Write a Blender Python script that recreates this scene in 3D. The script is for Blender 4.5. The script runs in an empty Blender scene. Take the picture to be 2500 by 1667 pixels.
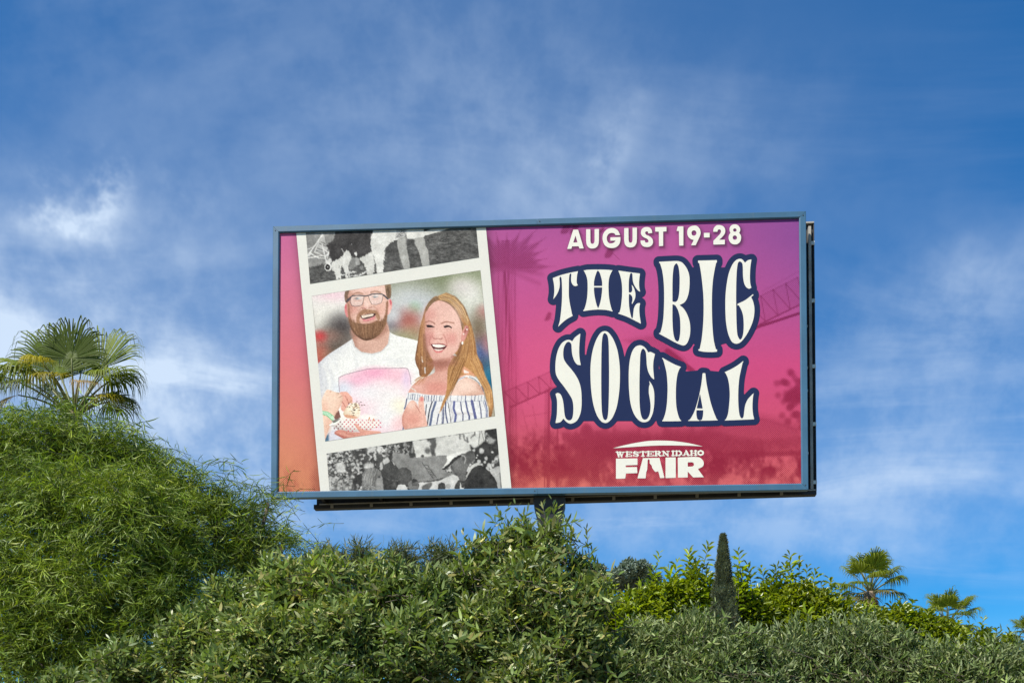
import bpy, math
import numpy as np
from math import radians, sin, cos, pi, sqrt

scene = bpy.context.scene
col = scene.collection
RNG = np.random.default_rng(11)

# ------------------------------------------------------------------ camera
FPX = 2604.0                                  # focal length in photo pixels (2500 wide)
PITCH = math.atan(FPX / 81000.0)
PPX, PPY = 1250.0, 1936.3                     # principal point in the photo
CAMZ = 1.6
cd = bpy.data.cameras.new('camera')
cam = bpy.data.objects.new('camera', cd); col.objects.link(cam)
cd.sensor_width = 36.0; cd.lens = FPX / 2500.0 * 36.0
cd.shift_y = (PPY - 833.5) / 2500.0
cd.clip_start = 0.1; cd.clip_end = 20000.0
cam.location = (0, 0, CAMZ)
cam.rotation_euler = (radians(90) + PITCH, 0, 0)
scene.camera = cam

# ------------------------------------------------------------------ sun, sky, exposure
SUN_EL, SUN_AZ = radians(52), radians(-138)    # azimuth from +Y towards +X: behind the camera, to the left
S = (sin(SUN_AZ) * cos(SUN_EL), cos(SUN_AZ) * cos(SUN_EL), sin(SUN_EL))
sl = bpy.data.lights.new('sun', 'SUN'); sl.energy = 4.8; sl.angle = radians(0.55); sl.color = (1.0, 0.955, 0.88)
sun = bpy.data.objects.new('sun', sl); col.objects.link(sun)
import mathutils
sun.rotation_euler = mathutils.Vector(S).to_track_quat('Z', 'Y').to_euler()
sun.location = (-20, -20, 40)

scene.view_settings.view_transform = 'Standard'; scene.view_settings.look = 'None'
scene.view_settings.gamma = 1.0; scene.view_settings.exposure = 0.68
scene.view_settings.use_curve_mapping = False

world = bpy.data.worlds.new('World'); scene.world = world; world.use_nodes = True
nt = world.node_tree; nt.nodes.clear()

class NB:
    """small node-expression helper"""
    def __init__(s, tree): s.t = tree
    def n(s, typ, **kw):
        nd = s.t.nodes.new(typ)
        for k, v in kw.items(): setattr(nd, k, v)
        return nd
    def put(s, sock, v):
        if isinstance(v, bpy.types.NodeSocket): s.t.links.new(v, sock)
        elif v is not None:
            sock.default_value = v
    def m(s, op, a, b=None, c=None, clamp=False):
        nd = s.n('ShaderNodeMath', operation=op, use_clamp=clamp)
        s.put(nd.inputs[0], a); s.put(nd.inputs[1], b)
        if c is not None: s.put(nd.inputs[2], c)
        return nd.outputs[0]
    def vm(s, op, a, b=None):
        nd = s.n('ShaderNodeVectorMath', operation=op)
        s.put(nd.inputs[0], a); s.put(nd.inputs[1], b)
        return nd.outputs[0]
    def mixc(s, f, a, b, blend='MIX'):
        nd = s.n('ShaderNodeMix', data_type='RGBA', blend_type=blend)
        s.put(nd.inputs[0], f); s.put(nd.inputs[6], a); s.put(nd.inputs[7], b)
        return nd.outputs[2]
    def ramp(s, f, stops, interp='LINEAR'):
        nd = s.n('ShaderNodeValToRGB'); s.put(nd.inputs[0], f); cr = nd.color_ramp; cr.interpolation = interp
        while len(cr.elements) < len(stops): cr.elements.new(0.5)
        for e, (p, c) in zip(cr.elements, stops):
            e.position = p; e.color = c if len(c) == 4 else (*c, 1)
        return nd.outputs[0]
    def noise(s, vec, scale, detail=3.0, rough=0.5, dist=0.0):
        nd = s.n('ShaderNodeTexNoise'); s.put(nd.inputs['Vector'], vec)
        nd.inputs['Scale'].default_value = scale; nd.inputs['Detail'].default_value = detail
        nd.inputs['Roughness'].default_value = rough; nd.inputs['Distortion'].default_value = dist
        return nd.outputs[0]
    def smooth(s, x, lo, hi):
        nd = s.n('ShaderNodeMapRange', interpolation_type='SMOOTHSTEP')
        s.put(nd.inputs[0], x); nd.inputs[1].default_value = lo; nd.inputs[2].default_value = hi
        return nd.outputs[0]

w = NB(nt)
sky = w.n('ShaderNodeTexSky', sky_type='NISHITA', sun_disc=False)
sky.sun_elevation = SUN_EL; sky.sun_rotation = SUN_AZ
sky.air_density = 1.0; sky.dust_density = 0.25; sky.ozone_density = 3.0; sky.altitude = 250
gen = w.n('ShaderNodeTexCoord').outputs['Generated']
sep = w.n('ShaderNodeSeparateXYZ'); w.put(sep.inputs[0], gen)
dx, dy, dz = sep.outputs
# the clear sky: Nishita, deepened a little
hsv = w.n('ShaderNodeHueSaturation'); hsv.inputs['Saturation'].default_value = 1.56; hsv.inputs['Value'].default_value = 0.92
w.put(hsv.inputs['Color'], sky.outputs[0])
tint = w.mixc(1.0, hsv.outputs[0], (0.66, 0.95, 1.0, 1), 'MULTIPLY')
# high thin cloud on a flat layer overhead (parallel bands run to the horizon)
zz = w.m('ADD', w.m('MAXIMUM', dz, 0.0), 0.10)
px_ = w.m('DIVIDE', dx, zz); py_ = w.m('DIVIDE', dy, zz)
cmb = w.n('ShaderNodeCombineXYZ'); w.put(cmb.inputs[0], px_); w.put(cmb.inputs[1], py_)
plane = cmb.outputs[0]
mp = w.n('ShaderNodeMapping'); w.put(mp.inputs[0], plane)
mp.inputs['Rotation'].default_value = (0, 0, radians(38)); mp.inputs['Scale'].default_value = (0.55, 1.5, 1.0); mp.inputs['Location'].default_value = (3.3, 1.7, 0)
veil = w.smooth(w.noise(mp.outputs[0], 0.9, 3.0, 0.45, 0.35), 0.36, 0.75)
mp2 = w.n('ShaderNodeMapping'); w.put(mp2.inputs[0], plane)
mp2.inputs['Rotation'].default_value = (0, 0, radians(-12)); mp2.inputs['Scale'].default_value = (0.7, 1.5, 1.0); mp2.inputs['Location'].default_value = (7.1, 4.4, 0)
wisp = w.smooth(w.noise(mp2.outputs[0], 1.6, 5.0, 0.58, 0.9), 0.44, 0.80)
# cloud banks, by azimuth and elevation
az = w.m('ARCTAN2', dx, dy); el = w.m('ARCSINE', dz)
def pix_dir(x, y):
    a = (x - PPX) / FPX; b = (PPY - y) / FPX
    v = np.array([a, cos(PITCH) - b * sin(PITCH), sin(PITCH) + b * cos(PITCH)])
    return v / np.linalg.norm(v)
warp = w.noise(gen, 5.0, 4.0, 0.6)
warp2 = w.noise(w.vm('ADD', gen, (3.1, 7.7, 1.3)), 5.0, 4.0, 0.6)
warp3 = w.noise(w.vm('ADD', gen, (1.1, 2.7, 6.3)), 22.0, 4.0, 0.62)
azw = w.m('ADD', az, w.m('MULTIPLY', w.m('SUBTRACT', warp, 0.5), 0.22))
elw = w.m('ADD', el, w.m('MULTIPLY', w.m('SUBTRACT', warp2, 0.5), 0.12))
def bank(x, y, rx, ry, amp, tilt=0.0, aw=None, ew=None):
    v = pix_dir(x, y); a0 = math.atan2(v[0], v[1]); e0 = math.asin(v[2])
    da = w.m('SUBTRACT', aw or azw, a0); de = w.m('SUBTRACT', ew or elw, e0)
    c_, s_ = cos(tilt), sin(tilt)
    u = w.m('ADD', w.m('MULTIPLY', da, c_ / rx), w.m('MULTIPLY', de, s_ / rx))
    v2 = w.m('ADD', w.m('MULTIPLY', da, -s_ / ry), w.m('MULTIPLY', de, c_ / ry))
    q = w.m('ADD', w.m('MULTIPLY', u, u), w.m('MULTIPLY', v2, v2))
    return w.m('MULTIPLY', w.m('POWER', 2.718, w.m('MULTIPLY', q, -1.0)), amp)
banks = None
for b in [(330, 890, .22, .085, .86, -.25), (-30, 840, .15, .06, .52, -.2), (60, 40, .25, .06, .10, -.3),
          (1050, 150, .30, .10, .20, -.35), (1380, 480, .20, .07, .22, 0.0),
          (2400, 700, .10, .035, .30, .1), (2230, 900, .15, .06, .24, .15), (2150, 1150, .22, .06, .34, .1),
          (1500, 1290, .45, .05, .32, 0.0)]:
    o = bank(*b); banks = o if banks is None else w.m('ADD', banks, o)
banks = w.m('MULTIPLY', banks, w.m('ADD', w.m('ADD', w.m('MULTIPLY', wisp, 0.55), 0.36), w.m('MULTIPLY', w.smooth(warp3, .3, .72), 0.42)))
# the small ragged cloud on the left, the wisp above the board, and their like elsewhere
azf = w.m('ADD', az, w.m('ADD', w.m('MULTIPLY', w.m('SUBTRACT', warp3, 0.5), 0.085), w.m('MULTIPLY', w.m('SUBTRACT', warp, 0.5), 0.06)))
elf = w.m('ADD', el, w.m('ADD', w.m('MULTIPLY', w.m('SUBTRACT', w.noise(w.vm('ADD', gen, (5.2, .7, 3.3)), 20.0, 4.0, 0.62), 0.5), 0.075), w.m('MULTIPLY', w.m('SUBTRACT', warp2, 0.5), 0.04)))
puff = None
for b in [(215, 508, .030, .016, .62, .2), (285, 470, .016, .011, .36, .7), (145, 480, .012, .012, .22, .9),
          (1515, 390, .030, .016, .16, .7), (470, 500, .06, .02, .08, 0.)]:
    o = bank(*b, azf, elf); puff = o if puff is None else w.m('ADD', puff, o)
puff = w.m('MULTIPLY', puff, w.m('ADD', w.m('MULTIPLY', w.smooth(warp3, .3, .7), 0.9), 0.45))
cover = w.m('ADD', w.m('ADD', w.m('MULTIPLY', veil, 0.10), banks), w.m('ADD', w.m('MULTIPLY', wisp, 0.06), puff))
cover = w.m('MINIMUM', cover, 0.92)
CLOUD = (4.5, 5.4, 6.6, 1)
skyc = w.mixc(cover, tint, CLOUD)
bg = w.n('ShaderNodeBackground'); w.put(bg.inputs[0], skyc); bg.inputs[1].default_value = 0.097
wo = w.n('ShaderNodeOutputWorld'); nt.links.new(bg.outputs[0], wo.inputs[0])

world.cycles.sampling_method = 'MANUAL'; world.cycles.sample_map_resolution = 256
cy = scene.cycles
cy.max_bounces = 6; cy.diffuse_bounces = 3; cy.glossy_bounces = 2; cy.transmission_bounces = 4; cy.transparent_max_bounces = 4
cy.use_adaptive_sampling = True; cy.adaptive_threshold = 0.015
cy.use_denoising = True

# ------------------------------------------------------------------ helpers
def srgb(r, g, b):
    c = np.array([r, g, b], float) / 255.0
    return np.where(c <= 0.04045, c / 12.92, ((c + 0.055) / 1.055) ** 2.4)

def at(x, y, Y):
    """the point of the scene at depth Y (metres from the camera) seen at photo position x, y"""
    v = pix_dir(x, y); v = v / v[1]
    return np.array([v[0] * Y, Y, CAMZ + v[2] * Y])

def mesh_np(name, V, F, mat=None, parent=None, attrs=None, smooth=False):
    """V (n,3), F (m,k) with k = 3 or 4"""
    me = bpy.data.meshes.new(name)
    V = np.ascontiguousarray(V, np.float32); F = np.ascontiguousarray(F, np.int32)
    me.vertices.add(len(V)); me.vertices.foreach_set('co', V.ravel())
    k = F.shape[1]
    me.loops.add(F.size); me.loops.foreach_set('vertex_index', F.ravel())
    me.polygons.add(len(F)); me.polygons.foreach_set('loop_start', np.arange(0, F.size, k, dtype=np.int32))
    me.update(calc_edges=True)
    if smooth: me.polygons.foreach_set('use_smooth', np.ones(len(F), bool))
    for an, arr in (attrs or {}).items():
        a = me.attributes.new(an, 'FLOAT_COLOR', 'POINT')
        rgba = np.ones((len(V), 4), np.float32); rgba[:, :3] = arr
        a.data.foreach_set('color', rgba.ravel())
    if mat: me.materials.append(mat)
    o = bpy.data.objects.new(name, me); col.objects.link(o)
    if parent: o.parent = parent
    return o

class MB:
    """collects boxes, tubes and prisms into one mesh"""
    def __init__(s): s.v = []; s.f = []
    def add(s, vs, fs):
        b = len(s.v); s.v += [tuple(map(float, p)) for p in vs]; s.f += [tuple(i + b for i in q) for q in fs]
    def box(s, x0, x1, y0, y1, z0, z1):
        s.add([(x0, y0, z0), (x1, y0, z0), (x1, y1, z0), (x0, y1, z0), (x0, y0, z1), (x1, y0, z1), (x1, y1, z1), (x0, y1, z1)],
              [(0, 3, 2, 1), (4, 5, 6, 7), (0, 1, 5, 4), (1, 2, 6, 5), (2, 3, 7, 6), (3, 0, 4, 7)])
    def hexa(s, p):                     # eight corners, bottom ring then top ring
        s.add(p, [(0, 3, 2, 1), (4, 5, 6, 7), (0, 1, 5, 4), (1, 2, 6, 5), (2, 3, 7, 6), (3, 0, 4, 7)])
    def tube(s, pts, rad, n=8, cap=True):
        pts = [np.array(p, float) for p in pts]; rings = []
        for i, p in enumerate(pts):
            t = pts[min(i + 1, len(pts) - 1)] - pts[max(i - 1, 0)]; t /= np.linalg.norm(t) + 1e-9
            a = np.cross(t, (0, 0, 1.0))
            if np.linalg.norm(a) < 1e-3: a = np.cross(t, (1.0, 0, 0))
            a /= np.linalg.norm(a); b = np.cross(t, a)
            r = rad[i] if hasattr(rad, '__len__') else rad
            rings.append([p + r * (cos(2 * pi * k / n) * a + sin(2 * pi * k / n) * b) for k in range(n)])
        vs = [q for r in rings for q in r]; fs = []
        for i in range(len(pts) - 1):
            for k in range(n):
                fs.append((i * n + k, i * n + (k + 1) % n, (i + 1) * n + (k + 1) % n, (i + 1) * n + k))
        if cap: fs += [tuple(range(n))[::-1], tuple((len(pts) - 1) * n + k for k in range(n))]
        s.add(vs, fs)
    def build(s, name, mat, parent=None, smooth=False):
        me = bpy.data.meshes.new(name); me.from_pydata(s.v, [], s.f)
        if smooth: me.polygons.foreach_set('use_smooth', [True] * len(me.polygons))
        me.materials.append(mat); me.update()
        o = bpy.data.objects.new(name, me); col.objects.link(o)
        if parent: o.parent = parent
        return o

def empty(name, loc=(0, 0, 0), rz=0.0):
    o = bpy.data.objects.new(name, None); col.objects.link(o); o.empty_display_size = 0.3
    o.location = loc; o.rotation_euler = (0, 0, rz); return o

def tag(o, label=None, cat=None, group=None, kind=None):
    if label: o['label'] = label
    if cat: o['category'] = cat
    if group: o['group'] = group
    if kind: o['kind'] = kind
    return o

def material(name):
    m = bpy.data.materials.new(name); m.use_nodes = True; m.node_tree.nodes.clear()
    b = NB(m.node_tree); out = b.n('ShaderNodeOutputMaterial'); return m, b, out

def pbr(name, base, rough=0.6, metal=0.0, spec=0.5, vary=0.12, scale=6.0, bump=0.0, bscale=60.0, dirt=None):
    m, b, out = material(name)
    p = b.n('ShaderNodeBsdfPrincipled')
    co = b.n('ShaderNodeTexCoord').outputs['Object']
    nz = b.noise(co, scale, 6.0, 0.6)
    c = b.mixc(b.smooth(nz, 0.3, 0.7), (*[x * (1 - vary) for x in base], 1), (*[min(1, x * (1 + vary)) for x in base], 1))
    if dirt:
        mp_ = b.n('ShaderNodeMapping'); b.put(mp_.inputs[0], co); mp_.inputs['Scale'].default_value = (3.0, 3.0, 0.5)
        c = b.mixc(b.m('MULTIPLY', b.smooth(b.noise(mp_.outputs[0], 3.0, 8.0, 0.7), 0.5, 0.75), dirt[1]), c, (*dirt[0], 1))
    b.put(p.inputs['Base Color'], c); p.inputs['Roughness'].default_value = rough; p.inputs['Metallic'].default_value = metal
    p.inputs['Specular IOR Level'].default_value = spec
    if bump:
        bp = b.n('ShaderNodeBump'); bp.inputs['Strength'].default_value = bump; bp.inputs['Distance'].default_value = 0.01
        b.put(bp.inputs['Height'], b.noise(co, bscale, 4.0, 0.6)); b.put(p.inputs['Normal'], bp.outputs[0])
    m.node_tree.links.new(p.outputs[0], out.inputs[0]); return m

def leafmat(name, trans=0.3, rough=0.45, spec=0.4, tcol=(1.15, 1.25, 0.45)):
    m, b, out = material(name)
    a = b.n('ShaderNodeAttribute', attribute_name='col')
    p = b.n('ShaderNodeBsdfPrincipled'); b.put(p.inputs['Base Color'], a.outputs[0])
    p.inputs['Roughness'].default_value = rough; p.inputs['Specular IOR Level'].default_value = spec
    t = b.n('ShaderNodeBsdfTranslucent'); b.put(t.inputs[0], b.mixc(1.0, a.outputs[0], (*tcol, 1), 'MULTIPLY'))
    mx = b.n('ShaderNodeMixShader'); mx.inputs[0].default_value = trans
    m.node_tree.links.new(p.outputs[0], mx.inputs[1]); m.node_tree.links.new(t.outputs[0], mx.inputs[2])
    m.node_tree.links.new(mx.outputs[0], out.inputs[0]); return m

def cr(pts, n=6):
    """closed outline through the points 'x,y' (a trailing ! makes a sharp corner), as an (m,2) array"""
    P = []; K = []
    for t in pts.split():
        k = t.endswith('!'); x, y = t.rstrip('!').split(','); P.append((float(x), float(y))); K.append(k)
    P = np.array(P); N = len(P); out = []
    for i in range(N):
        a, b_ = P[i], P[(i + 1) % N]
        ta = (b_ - a) if K[i] else (b_ - P[i - 1]) / 2
        tb = (b_ - a) if K[(i + 1) % N] else (P[(i + 2) % N] - a) / 2
        L = np.linalg.norm(b_ - a)
        for q in ('ta', 'tb'):
            v = ta if q == 'ta' else tb; l = np.linalg.norm(v)
            if l > L: v = v * (L / l)
            if q == 'ta': ta = v
            else: tb = v
        m = 1 if (K[i] and K[(i + 1) % N]) else n
        for j in range(m):
            t = j / m
            out.append((2*t**3-3*t**2+1)*a + (t**3-2*t**2+t)*ta + (-2*t**3+3*t**2)*b_ + (t**3-t**2)*tb)
    return np.array(out)

def sd_poly(X, Y, polys):
    """signed distance (negative inside, even-odd) of points to a set of closed outlines"""
    d2 = np.full(X.shape, 1e12); ins = np.zeros(X.shape, bool)
    for P in polys:
        A = P; B = np.roll(P, -1, 0)
        for (ax, ay), (bx, by) in zip(A, B):
            ex, ey = bx - ax, by - ay; l2 = ex * ex + ey * ey
            if l2 < 1e-9: continue
            wx, wy = X - ax, Y - ay
            t = np.clip((wx * ex + wy * ey) / l2, 0, 1)
            d2 = np.minimum(d2, (wx - ex * t) ** 2 + (wy - ey * t) ** 2)
            if ey != 0:
                c = ((ay <= Y) != (by <= Y)) & (X < ax + (Y - ay) * ex / ey)
                ins ^= c
    d = np.sqrt(d2); return np.where(ins, -d, d)

def sd_line(X, Y, P):
    d2 = np.full(X.shape, 1e12)
    for (ax, ay), (bx, by) in zip(P[:-1], P[1:]):
        ex, ey = bx - ax, by - ay; l2 = ex * ex + ey * ey + 1e-9
        t = np.clip(((X - ax) * ex + (Y - ay) * ey) / l2, 0, 1)
        d2 = np.minimum(d2, (X - ax - ex * t) ** 2 + (Y - ay - ey * t) ** 2)
    return np.sqrt(d2)

# ------------------------------------------------------------------ ground and hill
m_earth = pbr('dry_earth_and_grass', (0.16, 0.14, 0.08), 0.95, vary=0.35, scale=0.4, bump=0.6, bscale=3.0)
n = 60
g = np.concatenate([-np.geomspace(4000, 2, n), [0], np.geomspace(2, 4000, n)])
GX, GY = np.meshgrid(g, g)
def ground_z(X, Y):
    hill = 13.0 * np.exp(-(((X - 22) / 45.0) ** 2 + ((Y - 150) / 38.0) ** 2))
    far = 9.0 * np.exp(-(((X - 70) / 60.0) ** 2 + ((Y - 210) / 60.0) ** 2))
    return hill + far
GZ = ground_z(GX, GY)
k = len(g); idx = np.arange(k * k).reshape(k, k)
F = np.stack([idx[:-1, :-1], idx[:-1, 1:], idx[1:, 1:], idx[1:, :-1]], -1).reshape(-1, 4)
gr = mesh_np('ground', np.stack([GX, GY, GZ], -1).reshape(-1, 3), F, m_earth, smooth=True)
tag(gr, 'dry grassy ground rising to a low hill', 'ground', kind='structure')

# ------------------------------------------------------------------ the billboard: structure
BYAW = radians(-2.86); BD = 20.367; BU0 = -0.5486; BW, BH = 10.366, 5.40; BZ = CAMZ + 6.4295
bu = np.array([cos(BYAW), sin(BYAW), 0]); bn = np.array([-sin(BYAW), cos(BYAW), 0])
org = bn * BD + bu * BU0                               # middle of the board, on the ground
board = empty('billboard', org, BYAW)
tag(board, 'big pink and orange fair billboard in a blue steel frame on one pole', 'billboard')
SHEET_Y = 0.045                                        # printed sheet lies this far behind the face of the frame

def to_board(x, y, yy=SHEET_Y):
    """photo trace -> coordinates on the plane of the printed sheet"""
    x = np.asarray(x, float); y = np.asarray(y, float)
    a = (x - PPX) / FPX; b = (PPY - y) / FPX
    r = np.stack([a, cos(PITCH) - b * sin(PITCH), sin(PITCH) + b * cos(PITCH)], -1)
    t = (BD + SHEET_Y) / (r @ bn)
    p = r * t[..., None]
    u = p @ bu - BU0; z = p[..., 2] + CAMZ
    return np.stack([u, np.full_like(u, yy), z], -1)

m_blue = pbr('blue_painted_steel', (0.040, 0.108, 0.175), 0.42, 0.0, 0.5, vary=0.10, scale=1.6, bump=0.05, bscale=9, dirt=((0.085, 0.125, 0.145), 0.45))
m_pole = pbr('blue_pole_paint', (0.045, 0.10, 0.24), 0.45, vary=0.1, scale=2.0, dirt=((0.12, 0.13, 0.15), 0.4))
m_dark = pbr('dark_steel', (0.020, 0.020, 0.023), 0.7, vary=0.3, scale=3.0, dirt=((0.045, 0.034, 0.028), 0.4))
m_brown = pbr('weathered_steel', (0.30, 0.28, 0.24), 0.6, vary=0.2, scale=3.0, dirt=((0.16, 0.12, 0.08), 0.6))
m_grey = pbr('galvanised_bracket', (0.48, 0.50, 0.46), 0.5, vary=0.2, scale=6.0, dirt=((0.14, 0.11, 0.08), 0.5))

h = BW / 2; FW = 0.128; FD = 0.11                      # frame: half width, rail width, rail depth
zb, zt = BZ, BZ + BH
def rail(x0, x1, horizontal, lo, seams=(True, True)):
    """one folded steel rail with a chamfered inner lip; mitred where it meets a corner"""
    pass
def mitre(name, pts_out, pts_in):
    """a rail from its outer edge (2 points) to its inner edge (2 points), front face y=0, chamfered to y=SHEET_Y-0.012 inside"""
    (ax, az), (bx, bz) = pts_out; (cx, cz), (dx_, dz_) = pts_in      # a-b outer, c-d inner (c next to b)
    o3 = lambda p, y: (p[0], y, p[1])
    lp = lambda p, q, t: (p[0] + (q[0] - p[0]) * t, p[1] + (q[1] - p[1]) * t)
    A, B, C, D = (ax, az), (bx, bz), (cx, cz), (dx_, dz_)
    A1, B1 = lp(A, D, .06), lp(B, C, .06)
    C1, D1 = lp(C, B, .16), lp(D, A, .16)
    mb = MB()
    v = [o3(A, FD), o3(B, FD), o3(C, FD), o3(D, FD), o3(A, 0.008), o3(B, 0.008), o3(B1, 0), o3(A1, 0), o3(C1, 0), o3(D1, 0), o3(C, 0.014), o3(D, 0.014)]
    mb.add(v, [(0, 1, 5, 4), (4, 5, 6, 7), (7, 6, 8, 9), (9, 8, 10, 11), (11, 10, 2, 3), (3, 2, 1, 0), (0, 4, 7, 9, 11, 3), (1, 2, 10, 8, 6, 5)])
    return mb.build(name, m_blue, board)
g_ = 0.0025; jx = 0.02
il, ir, ib, it = -h + FW, h - FW, zb + FW, zt - FW
mitre('frame_rail', ((-h + g_, zt), (jx - .002, zt)), ((jx - .002, it), (il + g_, it)))
mitre('frame_rail', ((jx + .002, zt), (h - g_, zt)), ((ir - g_, it), (jx + .002, it)))
mitre('frame_rail', ((jx - .002, zb), (-h + g_, zb)), ((il + g_, ib), (jx - .002, ib)))
mitre('frame_rail', ((h - g_, zb), (jx + .002, zb)), ((jx + .002, ib), (ir - g_, ib)))
mitre('frame_rail', ((-h, zb + g_), (-h, zt - g_)), ((il, it - g_), (il, ib + g_)))
mitre('frame_rail', ((h, zt - g_), (h, zb + g_)), ((ir, ib + g_), (ir, it - g_)))
for sx, sz in ((h - .055, zt - .085), (h - .055, zb + .09), (-h + .05, zt - .09), (-h + .05, zb + .07), (jx + .05, zt - .06), (jx - .05, zb + .06)):
    mb = MB(); mb.tube([(sx, 0.004, sz), (sx, -0.006, sz)], 0.011, 8); mb.build('bolt', m_dark, board)
mb = MB(); mb.box(-h + .03, h - .03, SHEET_Y + .004, FD - .01, zb + .03, zt - .03); mb.build('backing_board', m_dark, board)

# the second face stands behind, opening to the left like a V
rx0, rx1, ry0, ry1 = -4.515, 5.405, 0.745, 0.30
def rear_pt(t, off, z):
    dxr, dyr = rx1 - rx0, ry1 - ry0; L = sqrt(dxr * dxr + dyr * dyr); nx, ny = -dyr / L, dxr / L
    return (rx0 + dxr * t + nx * off, ry0 + dyr * t + ny * off, z)
def rear_beam(name, t0, t1, o0, o1, z0, z1, mat):
    mb = MB(); mb.hexa([rear_pt(t0, o0, z0), rear_pt(t1, o0, z0), rear_pt(t1, o1, z0), rear_pt(t0, o1, z0),
                        rear_pt(t0, o0, z1), rear_pt(t1, o0, z1), rear_pt(t1, o1, z1), rear_pt(t0, o1, z1)])
    return mb.build(name, mat, board)
RZ0, RZ1 = BZ + 0.005, BZ + BH - 0.035
rear_beam('rear_panel', 0.004, 0.9955, 0.075, 0.12, RZ0 + .02, RZ1 - .02, m_dark)
rear_beam('rear_beam', 0.0, 1.0, 0.0, 0.018, RZ0, RZ0 + .085, m_dark)           # bottom channel: web, lip and flange
rear_beam('rear_beam', 0.012, 0.998, -0.016, -0.001, RZ0 + .072, RZ0 + .094, m_brown)
rear_beam('rear_beam', 0.0, 1.0, 0.018, 0.16, RZ0, RZ0 + .016, m_dark)
rear_beam('rear_beam', 0.0, 1.0, 0.0, 0.14, RZ1 - .03, RZ1, m_brown)
rear_beam('rear_upright', 0.9885, 0.9938, -0.02, 0.06, RZ0 + .10, RZ1 - .10, m_brown)
rear_beam('rear_upright', 0.9800, 0.9983, 0.062, 0.074, RZ0 + .03, RZ1 - .032, m_dark)     # channel at the near end
rear_beam('rear_upright', 0.9985, 1.0005, 0.015, 0.13, RZ0 + .08, RZ1 - .03, m_dark)
for z in (1165, 1022, 879.5, 717, 574):
    zz_ = BZ + (1195.1 - z) / 680.0 * BH
    rear_beam('bracket', 0.9940, 1.0006, -0.012, 0.012, zz_ - .035, zz_ + .035, m_grey)
for t in np.linspace(0.035, 0.93, 12):
    rear_beam('bracket', t, t + 0.006, -0.012, -0.001, RZ0 + .004, RZ0 + .07, m_brown)
for t in np.linspace(0.02, 0.97, 9):
    rear_beam('rear_upright', t, t + 0.006, 0.02, 0.073, RZ0 + .12, RZ1 - .04, m_dark)
# trusses that tie the two faces together
for x in np.linspace(-4.3, 5.1, 9):
    t = (x - rx0) / (rx1 - rx0); yb = ry0 + (ry1 - ry0) * t
    for z in (zb + .16, zb + 1.9, zb + 3.6, zt - .22):
        mb = MB(); mb.box(x - .03, x + .03, FD, yb + .02, z - .03, z + .03); mb.build('cross_tie', m_dark, board)
mb = MB(); mb.box(-h + .1, h - .1, FD + .001, FD + .07, zb + .02, zb + .12); mb.build('front_beam', m_dark, board)
mb = MB(); mb.box(-h + .1, h - .1, FD + .001, FD + .07, zt - .14, zt - .04); mb.build('front_beam', m_dark, board)
for y_ in (790, 892, 948, 1101):
    zz_ = BZ + (1195.1 - y_) / 680.0 * BH
    mb = MB(); mb.box(h - .03, h + .035, FD + .01, FD + .06, zz_ - .022, zz_ + .022); mb.build('bracket', m_grey, board)

# single pole with a flared steel head
pxc, pyc = 0.25, 0.46
mb = MB(); mb.tube([(pxc, pyc, 0), (pxc, pyc, zb - .55)], 0.205, 32); mb.build('pole', m_pole, board, True)
mb = MB(); mb.tube([(pxc, pyc, 0), (pxc, pyc, .04)], 0.42, 24); mb.build('base_plate', m_dark, board)
mb = MB(); a, b2 = 0.31, 0.175
mb.hexa([(pxc - b2 - .02, pyc - .215, zb - .56), (pxc + b2 + .02, pyc - .215, zb - .56), (pxc + b2 + .02, pyc + .215, zb - .56), (pxc - b2 - .02, pyc + .215, zb - .56),
         (pxc - a, pyc - .30, zb - .06), (pxc + a, pyc - .30, zb - .06), (pxc + a, pyc + .30, zb - .06), (pxc - a, pyc + .30, zb - .06)])
mb.box(pxc - a, pxc + a, pyc - .302, pyc + .302, zb - .0599, zb + .012)
mb.build('pole_head', m_dark, board)

# ------------------------------------------------------------------ the billboard: print
def Z(x0, y0, s): return lambda P: np.asarray(P, float) / s + np.array([x0, y0])
zTHE = Z(1330, 630, 8.711); zBIG = Z(1590, 610, 5.807); zSOC = Z(1330, 790, 5.807); zIAL = Z(1590, 840, 7.127)
zAUG = Z(1370, 530, 9.8); zNUM = Z(1610, 530, 9.8); zLOGO = Z(1480, 1060, 9.046)
def ellp(cx, cy, rx, ry, n=28): 
    t = np.linspace(0, 2 * pi, n, endpoint=False); return np.stack([cx + rx * np.cos(t), cy + ry * np.sin(t)], -1)

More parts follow.
